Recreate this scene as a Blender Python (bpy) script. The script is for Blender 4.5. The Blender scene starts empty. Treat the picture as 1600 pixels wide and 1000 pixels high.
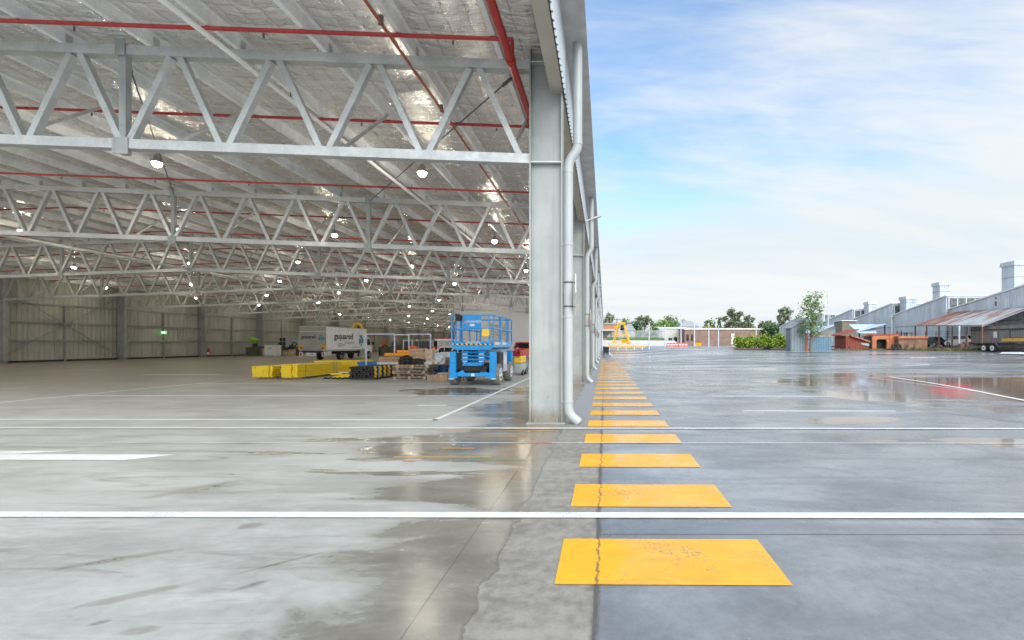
import bpy, math, random
from mathutils import Vector, Matrix
random.seed(7)
S = bpy.context.scene
COL = S.collection
R = math.radians

# ------------------------------------------------------------------ camera
cd = bpy.data.cameras.new('camera')
cam = bpy.data.objects.new('camera', cd)
COL.objects.link(cam)
cam.location = (0, 0, 1.6)
cam.rotation_euler = (R(90), 0, 0)
cd.sensor_width = 36
cd.lens = 711 / 1600 * 36
cd.shift_x = -145 / 1600
cd.shift_y = 38 / 1600
cd.clip_start = 0.05
cd.clip_end = 2000
S.camera = cam

# ------------------------------------------------------------------ world, sun, exposure
SUN_EL, SUN_AZ = 36, 158          # degrees, azimuth clockwise from +Y
S.view_settings.view_transform = 'Standard'
S.view_settings.look = 'None'
S.view_settings.exposure = 1.62
S.view_settings.gamma = 1
S.view_settings.use_curve_mapping = False
S.cycles.max_bounces = 8
S.cycles.diffuse_bounces = 5
S.cycles.glossy_bounces = 5
S.cycles.transmission_bounces = 4
S.cycles.caustics_reflective = True
S.cycles.sample_clamp_indirect = 6
S.cycles.use_denoising = True

w = bpy.data.worlds.new('World')
S.world = w
w.use_nodes = True
wt = w.node_tree
wt.nodes.clear()


class NT:
    """small helper to write node trees as expressions"""
    def __init__(self, tree):
        self.t = tree

    def n(self, kind, **kw):
        nd = self.t.nodes.new(kind)
        for k, v in kw.items():
            setattr(nd, k, v)
        return nd

    def put(self, sock, v):
        if v is None:
            return
        if hasattr(v, 'is_output') or isinstance(v, bpy.types.NodeSocket):
            self.t.links.new(v, sock)
        else:
            if sock.type == 'RGBA' and not isinstance(v, (int, float)) and len(v) == 3:
                v = (*v, 1)
            sock.default_value = v

    def m(self, op, a, b=None, c=None, clamp=False):
        nd = self.n('ShaderNodeMath', operation=op, use_clamp=clamp)
        self.put(nd.inputs[0], a)
        self.put(nd.inputs[1], b)
        self.put(nd.inputs[2], c)
        return nd.outputs[0]

    def add(self, a, b): return self.m('ADD', a, b)
    def sub(self, a, b): return self.m('SUBTRACT', a, b)
    def mul(self, a, b): return self.m('MULTIPLY', a, b)
    def mx(self, a, b): return self.m('MAXIMUM', a, b)
    def mn(self, a, b): return self.m('MINIMUM', a, b)

    def step(self, v, lo, hi, a=0.0, b=1.0):
        nd = self.n('ShaderNodeMapRange', interpolation_type='SMOOTHSTEP', clamp=True)
        self.put(nd.inputs[0], v)
        self.put(nd.inputs[1], lo)
        self.put(nd.inputs[2], hi)
        self.put(nd.inputs[3], a)
        self.put(nd.inputs[4], b)
        return nd.outputs[0]

    def noise(self, vec, scale=1, detail=4, rough=.55, dist=0):
        nd = self.n('ShaderNodeTexNoise')
        self.put(nd.inputs['Vector'], vec)
        nd.inputs['Scale'].default_value = scale
        nd.inputs['Detail'].default_value = detail
        nd.inputs['Roughness'].default_value = rough
        nd.inputs['Distortion'].default_value = dist
        return nd.outputs['Fac']

    def xyz(self, v):
        nd = self.n('ShaderNodeSeparateXYZ')
        self.put(nd.inputs[0], v)
        return nd.outputs[0], nd.outputs[1], nd.outputs[2]

    def vec(self, x, y, z=0.0):
        nd = self.n('ShaderNodeCombineXYZ')
        self.put(nd.inputs[0], x)
        self.put(nd.inputs[1], y)
        self.put(nd.inputs[2], z)
        return nd.outputs[0]

    def mix(self, f, a, b):
        nd = self.n('ShaderNodeMix', data_type='RGBA')
        self.put(nd.inputs[0], f)
        self.put(nd.inputs[6], a)
        self.put(nd.inputs[7], b)
        return nd.outputs[2]

    def fmix(self, f, a, b):
        nd = self.n('ShaderNodeMix', data_type='FLOAT')
        self.put(nd.inputs[0], f)
        self.put(nd.inputs[2], a)
        self.put(nd.inputs[3], b)
        return nd.outputs[0]

    def map(self, vec, scale=(1, 1, 1), rot=(0, 0, 0), loc=(0, 0, 0)):
        nd = self.n('ShaderNodeMapping')
        self.put(nd.inputs[0], vec)
        nd.inputs['Location'].default_value = loc
        nd.inputs['Rotation'].default_value = rot
        nd.inputs['Scale'].default_value = scale
        return nd.outputs[0]

    def curve(self, v, pts, lo, hi):
        """piecewise linear function of v through (v, value) points using a float curve"""
        vs = [p[1] for p in pts]
        a, b = min(vs), max(vs)
        nd = self.n('ShaderNodeFloatCurve')
        x = self.step_lin(v, lo, hi)
        self.put(nd.inputs['Value'], x)
        cv = nd.mapping.curves[0]
        q = [((p[0] - lo) / (hi - lo), (p[1] - a) / (b - a + 1e-9)) for p in pts]
        cv.points[0].location = q[0]
        cv.points[1].location = q[-1]
        for p in q[1:-1]:
            cv.points.new(*p)
        for p in cv.points:
            p.handle_type = 'AUTO_CLAMPED'
        nd.mapping.update()
        return self.add(self.mul(nd.outputs[0], b - a), a)

    def step_lin(self, v, lo, hi):
        nd = self.n('ShaderNodeMapRange', clamp=True)
        self.put(nd.inputs[0], v)
        nd.inputs[1].default_value = lo
        nd.inputs[2].default_value = hi
        return nd.outputs[0]

    def bump(self, h, strength=.3, dist=.02, normal=None):
        nd = self.n('ShaderNodeBump')
        nd.inputs['Strength'].default_value = strength
        nd.inputs['Distance'].default_value = dist
        self.put(nd.inputs['Height'], h)
        self.put(nd.inputs['Normal'], normal)
        return nd.outputs[0]


W = NT(wt)
tc = W.n('ShaderNodeTexCoord').outputs['Generated']
sky = W.n('ShaderNodeTexSky', sky_type='NISHITA', sun_disc=False)
sky.sun_elevation = R(SUN_EL)
sky.sun_rotation = R(SUN_AZ)
sky.air_density = 1.0
sky.dust_density = 0.6
sky.ozone_density = 1.0
dx, dy, dz = W.xyz(tc)
den = W.add(W.mx(dz, 0.0), 0.24)
cu, cv_ = W.m('DIVIDE', dx, den), W.m('DIVIDE', dy, den)
pv = W.vec(cu, cv_, 0.0)
n1 = W.noise(W.map(pv, (.55, 1.5, 1), (0, 0, R(14)), (3.1, .7, 0)), 1.0, 8, .58, .35)
n2 = W.noise(W.map(pv, (1.6, 6.5, 1), (0, 0, R(10)), (1, 5, 0)), 1.2, 7, .62, .5)
n3 = W.noise(W.map(pv, (.3, .45, 1), (0, 0, R(-10)), (7.3, 2, 0)), 1.0, 3, .5)
n2 = W.fmix(W.step(dz, .26, .04), n2, .5)
cl = W.add(W.add(W.mul(n1, 1.0), W.mul(n2, .46)), W.mul(n3, .6))
low = W.step(dz, .5, .03)
right = W.mul(W.step(dx, -.1, .75), .24)
back = W.mul(W.step(dy, .15, -.6), .55)
cl = W.add(W.add(W.add(cl, W.mul(low, .70)), right), back)
mask = W.step(cl, .92, 1.46, .05, 1.0)
mask = W.mx(mask, W.mul(low, .38))
sv = (math.sin(R(SUN_AZ)) * math.cos(R(SUN_EL)), math.cos(R(SUN_AZ)) * math.cos(R(SUN_EL)), math.sin(R(SUN_EL)))
sdot = W.add(W.add(W.mul(dx, sv[0]), W.mul(dy, sv[1])), W.mul(dz, sv[2]))
bright = W.step(sdot, .35, .98, 1.0, 3.2)
cloud_col = W.mix(W.step(n1, .32, .62), (3.35, 3.8, 4.15), (4.05, 4.15, 4.15))
deep = W.mix(1.0, sky.outputs[0], sky.outputs[0])
hs = W.n('ShaderNodeHueSaturation')
hs.inputs['Saturation'].default_value = 1.10
hs.inputs['Value'].default_value = 1.36
tint = W.n('ShaderNodeMix', data_type='RGBA', blend_type='MULTIPLY')
tint.inputs[0].default_value = 1
W.put(tint.inputs[6], sky.outputs[0])
W.put(tint.inputs[7], (.88, .97, 1.0))
W.put(hs.inputs['Color'], tint.outputs[2])
vm = W.n('ShaderNodeVectorMath', operation='SCALE')
W.put(vm.inputs[0], cloud_col)
W.put(vm.inputs['Scale'], bright)
skyc = W.mix(mask, hs.outputs[0], vm.outputs[0])
bg = W.n('ShaderNodeBackground')
bg.inputs['Strength'].default_value = 0.075
W.put(bg.inputs['Color'], skyc)
wo = W.n('ShaderNodeOutputWorld')
wt.links.new(bg.outputs[0], wo.inputs[0])

sd = bpy.data.lights.new('sun', 'SUN')
sd.energy = 0.6
sd.angle = R(35)
sd.color = (1, .96, .9)
sun = bpy.data.objects.new('sun', sd)
COL.objects.link(sun)
az = R(SUN_AZ)
d = Vector((math.sin(az) * math.cos(R(SUN_EL)), math.cos(az) * math.cos(R(SUN_EL)), math.sin(R(SUN_EL))))
sun.rotation_euler = (-d).to_track_quat('-Z', 'Y').to_euler()
sun.location = (0, -10, 40)


# ------------------------------------------------------------------ materials
def new_mat(name):
    mt = bpy.data.materials.new(name)
    mt.use_nodes = True
    t = mt.node_tree
    t.nodes.clear()
    N = NT(t)
    b = N.n('ShaderNodeBsdfPrincipled')
    o = N.n('ShaderNodeOutputMaterial')
    t.links.new(b.outputs[0], o.inputs[0])
    return mt, N, b


MATS = {}


def pm(name, col, rough=.55, metal=0.0, var=.12, scale=3.0, bump=0.0, dirt=0.0, coat=0.0, spec=None, dirtcol=(.12, .1, .08)):
    """painted / plain surface with a little colour and gloss variation"""
    if name in MATS:
        return MATS[name]
    mt, N, b = new_mat(name)
    p = N.n('ShaderNodeTexCoord').outputs['Object']
    f = N.noise(p, scale, 5, .6)
    lo = tuple(max(0, c * (1 - var)) for c in col)
    hi = tuple(min(1, c * (1 + var)) for c in col)
    c = N.mix(N.step(f, .3, .7), lo, hi)
    if dirt:
        g = N.noise(p, scale * 2.3, 6, .65)
        c = N.mix(N.mul(N.step(g, .52, .75), dirt), c, dirtcol)
    N.put(b.inputs['Base Color'], c)
    b.inputs['Metallic'].default_value = metal
    N.put(b.inputs['Roughness'], N.step(N.noise(p, scale * 1.7, 4), .3, .7, max(.03, rough - .1), min(1, rough + .1)))
    if coat:
        b.inputs['Coat Weight'].default_value = coat
    if bump:
        N.put(b.inputs['Normal'], N.bump(N.noise(p, scale * 6, 5, .6), bump, .02))
    MATS[name] = mt
    return mt


def emit(name, col, strength):
    mt, N, b = new_mat(name)
    N.put(b.inputs['Base Color'], col)
    N.put(b.inputs['Emission Color'], col)
    b.inputs['Emission Strength'].default_value = strength
    MATS[name] = mt
    return mt


def galv(name, col=(.5, .52, .52), rough=.42, metal=.55, streak=.0):
    mt, N, b = new_mat(name)
    p = N.n('ShaderNodeTexCoord').outputs['Object']
    v = N.n('ShaderNodeTexVoronoi')
    N.put(v.inputs['Vector'], p)
    v.inputs['Scale'].default_value = 45
    f = N.add(N.mul(v.outputs['Color'], .22), N.mul(N.noise(p, 2.2, 6, .65), .9))
    N.put(b.inputs['Base Color'], N.mix(N.step(f, .3, .85), tuple(c * .82 for c in col), tuple(min(1, c * 1.14) for c in col)))
    N.put(b.inputs['Roughness'], N.step(N.noise(p, 7, 4), .3, .7, rough - .1, rough + .12))
    b.inputs['Metallic'].default_value = metal
    MATS[name] = mt
    return mt


M = dict(
    galv=galv('galvanised_steel', (.56, .58, .58)),
    galv_dk=galv('dull_galvanised_steel', (.34, .35, .34), .5, .4),
    purlin=galv('purlin_steel', (.86, .88, .89), .45, .05),
    column_plain=pm('column_galvanised', (.33, .355, .355), .48, .25, .07, .9, dirt=.10, dirtcol=(.30, .32, .31)),
    girt=pm('beige_girt', (.46, .44, .38), .5, 0, .07, 1.4, dirt=.2),
    clad=pm('white_cladding', (.48, .53, .57), .42, 0, .04, .7),
    gutter=pm('gutter_grey', (.50, .51, .52), .45, 0, .05, 1.2),
    pvc=pm('white_pipe_plastic', (.40, .43, .44), .4, 0, .05, 1.5),
    red_pipe=pm('red_pipe_paint', (.42, .025, .018), .35, 0, .12, 2),
    copper=pm('copper_red_tube', (.40, .10, .05), .4, 0, .15, 2),
    wpipe=pm('white_conduit', (.92, .92, .91), .4, 0, .04, 2),
    rod=pm('tie_rod_dark', (.10, .10, .10), .5, .3),
    roof=pm('roof_sheet', (.55, .56, .56), .5),
    precast=pm('white_precast', (.84, .85, .86), .7, 0, .04, .3),
    wallclad=None,
    black=pm('black_rubber', (.012, .012, .013), .6, 0, .2, 6),
    tyre=pm('tyre_rubber', (.025, .025, .026), .8, 0, .3, 8),
    dusty=pm('dusty_tyre', (.185, .18, .162), .85, 0, .25, 8, dirt=.4),
    glass=pm('dark_glass', (.012, .015, .017), .06, 0, .1, 2),
    chrome=pm('alloy', (.6, .61, .62), .3, .7),
    white=pm('white_paint', (.90, .92, .94), .3, 0, .01, 1.5, coat=.2),
    white2=pm('white_plastic', (.74, .75, .75), .5, 0, .06, 4),
    greytail=pm('grey_tailgate', (.36, .35, .31), .5, .1, .12, 1.0, dirt=.25),
    ink=pm('black_ink', (.03, .03, .035), .5),
    greyink=pm('grey_ink', (.30, .31, .33), .5),
    teal=pm('teal_ink', (.015, .28, .40), .5, 0, .25, 5),
    amber=pm('amber_lens', (.85, .42, .01), .25),
    redlens=pm('red_lens', (.5, .01, .01), .2),
    blue=pm('lift_blue', (.0, .275, .68), .32, 0, .10, 2.2, dirt=.12),
    blue2=pm('pale_scuffed_blue', (.16, .40, .68), .42, 0, .15, 2, dirt=.2),
    yellow=pm('beam_yellow', (.86, .60, .012), .45, 0, .07, 2, dirt=.08),
    orange=pm('orange_tube', (.88, .36, .01), .4, 0, .08, 3),
    hi=pm('reflective_yellow', (.92, .55, .03), .35, 0, .15, 9),
    wood=pm('pallet_wood', (.40, .29, .20), .8, 0, .3, 5, dirt=.4),
    wood2=pm('fresh_pallet_wood', (.56, .40, .25), .75, 0, .2, 5, dirt=.15),
    greywood=pm('weathered_wood', (.27, .235, .20), .85, 0, .35, 4, dirt=.4),
    card=pm('cardboard', (.42, .28, .18), .8, 0, .15, 3, dirt=.15),
    card2=pm('pale_cardboard', (.55, .42, .33), .8, 0, .15, 3),
    wrap=pm('clear_wrap', (.62, .66, .68), .15, 0, .2, 9, bump=.8),
    bag=pm('black_bag', (.012, .012, .014), .22, 0, .3, 6, bump=1.0),
    bluepal=pm('blue_pallet', (.015, .16, .42), .55, 0, .2, 4, dirt=.2),
    redcar=pm('red_car_paint', (.36, .015, .018), .25, 0, .08, 2, coat=.6),
    redvan=pm('orange_red_paint', (.72, .065, .02), .28, 0, .06, 2, coat=.6),
    silver=pm('silver_beige_paint', (.42, .42, .36), .3, .2, .06, 2, coat=.5),
    purple=pm('pale_frame', (.55, .56, .68), .4, .1),
    lime=pm('lime_green', (.22, .52, .02), .5),
    olive=pm('olive_machine', (.10, .115, .085), .55, 0, .2, 4),
    greycab=pm('grey_cabinet', (.38, .42, .43), .5, 0, .08, 2),
    extred=pm('extinguisher_red', (.55, .02, .02), .3),
    gantry=pm('gantry_yellow', (.90, .45, .01), .45, 0, .08, 2),
    barrier=pm('barrier_orange', (.90, .33, .01), .5),
    pinkred=pm('barrier_red', (.75, .10, .08), .5, 0, .3, 2),
    concrete=pm('block_concrete', (.55, .54, .51), .85, 0, .12, 2),
    brick=pm('brown_brick', (.25, .165, .135), .85, 0, .18, .6),
    obrick=pm('orange_brick', (.50, .20, .10), .85, 0, .18, .8),
    croof=pm('white_roof', (.72, .74, .76), .5, 0, .06, .5),
    greyroof=pm('grey_roof_tiles', (.30, .32, .34), .7),
    rsh=pm('oxide_red_shed', (.27, .055, .035), .7, 0, .22, 1.2, dirt=.3),
    orsh=pm('orange_rust_steel', (.43, .15, .065), .7, 0, .3, 1.5, dirt=.5, dirtcol=(.2, .07, .04)),
    brownbox=pm('brown_rust_steel', (.23, .125, .085), .75, 0, .3, 1.2, dirt=.5),
    tealg=pm('teal_panel', (.02, .23, .20), .6),
    bluepanel=pm('pale_blue_roof', (.44, .55, .68), .45, 0, .08, .8),
    shed=pm('blue_grey_shed', (.19, .235, .265), .55, 0, .15, .8, dirt=.1),
    bluedoor=pm('blue_container', (.12, .23, .34), .55, 0, .2, 1.0, dirt=.25),
    window=pm('clerestory_glass', (.10, .12, .125), .2, 0, .5, 1.5),
    post=pm('light_pole_grey', (.62, .65, .67), .4, .2),
    dark=pm('dark_steel', (.03, .032, .035), .55),
    bark=pm('bark', (.16, .13, .10), .9, 0, .3, 6),
    mulch=pm('mulch', (.17, .09, .055), .95, 0, .4, 5, bump=.6),
    hazel=pm('reddish_post', (.40, .13, .04), .7),
    sign_w=pm('sign_white', (.78, .72, .70), .5, 0, .05, 2),
    sign_o=pm('sign_orange', (.85, .33, .02), .45),
    lamp_body=pm('lamp_housing', (.3, .3, .3), .4, .5),
    lamp=emit('lamp_glow', (1.0, .91, .74), 92.0),
    exitglow=emit('exit_green', (.03, .5, .12), 1.2),
    exitwhite=emit('exit_white', (.8, 1, .85), 1.5),
    paint=None, bar=None,
)


def leaf_mat(name, a, b_):
    mt, N, b = new_mat(name)
    p = N.n('ShaderNodeNewGeometry').outputs['Random Per Island']
    N.put(b.inputs['Base Color'], N.mix(p, a, b_))
    b.inputs['Roughness'].default_value = .55
    MATS[name] = mt
    return mt


def column_mat():
    mt, N, b = new_mat('streaked_column_steel')
    p = N.n('ShaderNodeNewGeometry').outputs['Position']
    x, y, z = N.xyz(p)
    cloud = N.noise(p, 1.6, 5, .6)
    c = N.mix(N.step(cloud, .3, .7), (.30, .325, .325), (.385, .41, .405))
    st = N.noise(N.map(p, (9, 9, .35)), 1.0, 6, .65)
    c = N.mix(N.mul(N.step(st, .50, .70), .38), c, (.22, .235, .23))
    st2 = N.noise(N.map(p, (14, 14, .5), (0, 0, 0), (3, 1, 2)), 1.0, 5, .65)
    c = N.mix(N.mul(N.step(st2, .58, .74), .35), c, (.50, .53, .53))
    h = N.add(z, N.mul(N.sub(N.noise(p, 5, 5, .7), .5), .5))
    c = N.mix(N.mul(N.step(h, .42, .02), .75), c, (.20, .165, .12))
    rs = N.mul(N.step(N.noise(p, 9, 5, .7), .60, .70), N.step(z, 1.2, .0))
    c = N.mix(N.mul(rs, .5), c, (.17, .085, .04))
    N.put(b.inputs['Base Color'], c)
    b.inputs['Metallic'].default_value = .2
    N.put(b.inputs['Roughness'], N.step(cloud, .3, .7, .40, .58))
    N.put(b.inputs['Normal'], N.bump(N.noise(p, 30, 4, .6), .06, .01))
    return mt


M['column'] = column_mat()
M['leaf_dark'] = leaf_mat('leaf_dark', (.055, .105, .045), (.14, .22, .095))
M['leaf_gum'] = leaf_mat('leaf_gum', (.10, .135, .08), (.25, .29, .18))
M['leaf_bright'] = leaf_mat('leaf_bright', (.05, .13, .015), (.17, .30, .05))
M['leaf_hedge'] = leaf_mat('leaf_hedge', (.09, .18, .012), (.36, .50, .06))
M['leaf_young'] = leaf_mat('leaf_young', (.07, .15, .04), (.22, .34, .12))
M['leaf_olive'] = leaf_mat('leaf_olive', (.09, .11, .05), (.22, .23, .12))
M['leaf_lime'] = leaf_mat('leaf_lime', (.16, .22, .02), (.32, .38, .05))
M['weed'] = leaf_mat('weed', (.06, .09, .025), (.26, .22, .09))
M['lawn'] = pm('lawn_green', (.085, .16, .035), .9, 0, .25, .5)


def ribbed(name, col, axis, pitch, depth=.5, rough=.5, dark=.0, metal=0.0, stain=0.0, staincol=(.25, .09, .04)):
    """sheet with pressed ribs running vertically, spaced along one axis"""
    mt, N, b = new_mat(name)
    p = N.n('ShaderNodeNewGeometry').outputs['Position']
    x, y, z = N.xyz(p)
    a = (x, y, z)[axis]
    ph = N.m('FRACT', N.mul(a, 1.0 / pitch))
    tri = N.m('ABSOLUTE', N.sub(ph, .5))
    h = N.step(tri, .28, .42)
    f = N.noise(N.map(p, (.5, .5, .12)), 2.0, 6, .65)
    c = N.mix(N.step(f, .3, .72), tuple(q * .8 for q in col), tuple(min(1, q * 1.12) for q in col))
    sheet = N.n('ShaderNodeTexWhiteNoise', noise_dimensions='1D')
    N.put(sheet.inputs['W'], N.m('FLOOR', N.mul(a, 1.0 / (pitch * 4))))
    c = N.mix(N.mul(sheet.outputs['Value'], .16), c, tuple(q * .55 for q in col))
    if stain:
        g = N.noise(N.map(p, (1.4, 1.4, .18)), 1.0, 6, .7)
        c = N.mix(N.mul(N.step(g, .56, .68), stain), c, staincol)
    N.put(b.inputs['Base Color'], c)
    b.inputs['Roughness'].default_value = rough
    b.inputs['Metallic'].default_value = metal
    N.put(b.inputs['Normal'], N.bump(h, depth, pitch * .25))
    MATS[name] = mt
    return mt


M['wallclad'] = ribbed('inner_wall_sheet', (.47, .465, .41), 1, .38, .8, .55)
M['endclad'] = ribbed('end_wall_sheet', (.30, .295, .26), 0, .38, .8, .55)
M['factory'] = ribbed('factory_galvanised', (.60, .67, .74), 1, .32, .9, .45, 0, .25, .12)
M['factory_face'] = ribbed('factory_galvanised_front', (.50, .56, .61), 0, .32, .9, .45, 0, .25, .1)
M['shedrib'] = ribbed('shed_sheet', (.23, .28, .315), 0, .36, .9, .5, 0, .15, .1)
M['palings'] = ribbed('paling_boards', (.31, .285, .26), 1, .30, 1.0, .9, 0, 0, .5, (.30, .10, .05))
M['redrib'] = ribbed('red_boards', (.25, .06, .04), 0, .35, .8, .75, 0, 0, .3, (.10, .03, .02))
M['bluerib'] = ribbed('blue_sheet', (.13, .235, .34), 0, .30, .9, .55, 0, 0, .15, (.05, .09, .13))


def rust_roof():
    mt, N, b = new_mat('rusted_roof')
    p = N.n('ShaderNodeNewGeometry').outputs['Position']
    x, y, z = N.xyz(p)
    ph = N.m('ABSOLUTE', N.sub(N.m('FRACT', N.mul(y, 1 / .25)), .5))
    f = N.noise(N.map(p, (.22, 1.3, .3)), 1.0, 6, .7)
    bias = N.mul(N.step(y, 58, 65), .15)
    rust = N.step(N.add(f, bias), .48, .64)
    c = N.mix(N.noise(p, 2, 5), (.34, .37, .39), (.46, .48, .49))
    c = N.mix(rust, c, N.mix(N.noise(p, 3, 5), (.15, .045, .025), (.34, .13, .06)))
    N.put(b.inputs['Base Color'], c)
    b.inputs['Roughness'].default_value = .6
    N.put(b.inputs['Normal'], N.bump(ph, .8, .06))
    return mt


M['rustroof'] = rust_roof()


def foil():
    mt, N, b = new_mat('foil_insulation')
    p = N.n('ShaderNodeNewGeometry').outputs['Position']
    x, y, z = N.xyz(p)
    wob = N.mul(N.sub(N.noise(p, 1.3, 3), .5), .22)
    sx = N.m('ABSOLUTE', N.m('SINE', N.mul(N.add(x, wob), math.pi / .42)))
    sy = N.m('ABSOLUTE', N.m('SINE', N.mul(N.add(y, wob), math.pi / .46)))
    pil = N.m('POWER', N.mul(sx, sy), .45)
    cr = N.noise(N.map(p, (1.1, 4.2, 1)), 2.4, 6, .68, .8)
    sm = N.noise(N.map(p, (1, 1, 1)), 16, 4, .6)
    h = N.add(N.add(N.mul(pil, .55), N.mul(cr, 1.1)), N.mul(sm, .16))
    c = N.mix(N.step(N.noise(p, .35, 4), .35, .65), (.85, .83, .79), (.91, .90, .88))
    seam = N.step(N.mn(sx, sy), .0, .09)
    c = N.mix(seam, (.50, .48, .45), c)
    N.put(b.inputs['Base Color'], c)
    b.inputs['Metallic'].default_value = .92
    N.put(b.inputs['Roughness'], N.step(N.noise(p, 4, 4), .3, .7, .17, .29))
    N.put(b.inputs['Normal'], N.bump(h, .85, .075))
    return mt


M['foil'] = foil()


def ellipse(N, x, y, cx, cy, rx, ry, rot, wob=None, soft=.35):
    c, s = math.cos(rot), math.sin(rot)
    ux, uy = N.sub(x, cx), N.sub(y, cy)
    a = N.mul(N.add(N.mul(ux, c), N.mul(uy, s)), 1 / rx)
    b_ = N.mul(N.sub(N.mul(uy, c), N.mul(ux, s)), 1 / ry)
    dd = N.add(N.mul(a, a), N.mul(b_, b_))
    if wob is not None:
        dd = N.add(dd, wob)
    return N.step(dd, 1.0 + soft, 1.0 - soft)


def floor_mat():
    mt, N, b = new_mat('concrete_floor')
    p = N.n('ShaderNodeNewGeometry').outputs['Position']
    x, y, z = N.xyz(p)
    big = N.noise(p, .35, 5, .6)
    mid = N.noise(N.map(p, (.5, 1.3, 1), (0, 0, R(-24))), 1.1, 7, .66, .6)
    fine = N.noise(p, 9, 6, .7)
    spk = N.noise(p, 60, 3, .7)
    f = N.add(N.add(N.mul(big, .5), N.mul(mid, .7)), N.mul(fine, .35))
    c = N.mix(N.step(f, .5, 1.02), (.265, .27, .258), (.45, .46, .45))
    # trowel smears
    smear = N.noise(N.map(p, (.35, 2.6, 1), (0, 0, R(-32))), 1.6, 7, .7, 1.0)
    c = N.mix(N.mul(N.step(smear, .52, .70), .65), c, (.20, .192, .17))
    pale = N.noise(N.map(p, (.4, 1.8, 1), (0, 0, R(-18))), 1.1, 6, .7, .7)
    c = N.mix(N.mul(N.step(pale, .54, .68), .45), c, (.54, .545, .53))
    # warm tan of the lamp light painted in deeper in the hall
    tan = N.mul(N.step(x, -9, -24), N.step(y, 10, 20))
    c = N.mix(N.mul(tan, .6), c, N.mix(big, (.25, .215, .15), (.34, .295, .21)))
    # wet apron by the column line
    xb = N.curve(y, [(0, -1.45), (2.4, -1.7), (3.2, -1.85), (3.9, -1.9), (4.35, -1.05), (4.6, -2.3), (5.1, -2.5), (5.7, -1.3),
                     (6.3, -2.9), (7.3, -3.9), (8.2, -2.9), (9.5, -2.4), (11.2, -3.4), (13.5, -2.5), (16, -3.3), (18, -2.2), (26, -2.0), (40, -1.8)], 0, 40)
    wn = N.noise(N.map(p, (.55, 1.5, 1)), 1.6, 7, .64, .6)
    edge = N.add(N.sub(x, xb), N.mul(N.sub(wn, .5), 2.1))
    wet = N.mul(N.step(edge, -.34, .42), N.step(N.noise(N.map(p, (1.2, 2.2, 1)), 2.2, 6, .7, .5), .22, .44, .55, 1.0))
    strk = N.noise(N.map(p, (.28, 2.1, 1), (0, 0, R(-3))), 1.3, 6, .6, .8)
    zone = N.mul(N.mul(N.step(x, -8.5, -3.5), N.step(y, 4.6, 5.6)), N.step(y, 8.6, 7.6))
    wet = N.mx(wet, N.mul(N.step(strk, .545, .60), zone))
    # pool near the lift
    pool = ellipse(N, x, y, -4.6, 15.6, 2.1, 1.5, 0, N.mul(N.sub(N.noise(N.map(p, (.4, 1.1, 1)), 1.2, 6, .65, .7), .47), 6.5))
    wet = N.mx(wet, pool)
    # small separate damp spots
    wob = N.mul(N.sub(N.noise(N.map(p, (1, 1, 1), (0, 0, R(-30))), 4.2, 6, .7, .8), .5), 4.5)
    for e in [(-4.55, 5.0, .36, .14, R(35)), (-3.12, 4.02, .085, .075, .3), (-4.4, 5.25, .13, .05, .5),
              (-2.35, 3.02, .10, .03, R(42)), (-2.6, 2.55, .09, .04, R(10)), (-3.0, 2.9, .22, .045, R(32)), (-2.35, 3.35, .26, .018, R(40)),
              (-3.6, 3.4, .28, .05, R(28)), (-2.9, 2.62, .05, .02, .4), (-1.55, 5.35, .9, .1, 0)]:
        wet = N.mx(wet, N.mul(ellipse(N, x, y, *e, wob, .9), .62))
    # rough concrete apron strip outside the slab edge
    be = N.add(N.add(x, .80), N.mul(N.sub(N.noise(p, 2.2, 5, .6), .5), .30))
    apron = N.step(be, -.015, .015)
    ac = N.mix(N.step(N.add(N.mul(fine, .6), N.mul(mid, .5)), .4, .72), (.165, .155, .135), (.31, .295, .265))
    far = N.step(y, 8.6, 10.5)
    ac = N.mix(far, ac, (.27, .285, .30))
    wetc = N.mix(N.step(mid, .35, .7), (.135, .127, .104), (.215, .205, .175))
    brown = N.mul(N.mul(N.step(x, -1.9, -1.35), N.step(x, -.75, -1.1)), N.step(y, 4.6, 6.0))
    wetc = N.mix(N.mul(brown, .75), wetc, (.22, .145, .075))
    wetc = N.mix(N.mul(N.step(fine, .5, .75), .25), wetc, (.30, .29, .26))
    c = N.mix(N.mul(wet, .92), c, wetc)
    c = N.mix(apron, c, ac)
    c = N.mix(N.mul(N.step(spk, .66, .74), .35), c, (.10, .085, .07))
    # saw cut joints and edge crack
    cw = N.mul(N.sub(N.noise(p, 5, 4), .5), .012)
    j1 = N.step(N.m('ABSOLUTE', N.add(N.add(x, 1.11), cw)), .006, .002)
    j2 = N.step(N.m('ABSOLUTE', be), .014, .003)
    j2 = N.mul(j2, N.step(y, 9, 7))
    cr = N.noise(N.map(p, (3.5, .55, 1)), 1.4, 3, .5, 1.2)
    crack = 0.0
    jj = N.mx(N.mul(j1, .5), N.mul(j2, .42))
    for k in range(1, 16):
        pass
    jb = N.step(N.m('ABSOLUTE', N.sub(N.m('FRACT', N.mul(N.add(y, 1.2), 1 / 9.6)), .5)), .0016, .0006)
    jj = N.mx(jj, N.mul(N.mul(jb, .45), N.step(y, 8, 10)))
    c = N.mix(jj, c, (.07, .06, .05))
    # crumbled asphalt against the outer joint
    ex = N.add(N.add(x, .085), N.mul(N.sub(N.noise(p, 5, 7, .75), .5), .11))
    crumb = N.step(ex, -.012, .03)
    c = N.mix(N.mul(crumb, .85), c, N.mix(N.noise(p, 70, 4), (.03, .027, .025), (.17, .15, .13)))
    N.put(b.inputs['Base Color'], c)
    wa = N.mul(wet, N.sub(1.0, apron))
    rr = N.fmix(wa, N.step(fine, .3, .7, .42, .62), N.step(mid, .3, .7, .10, .26))
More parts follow.
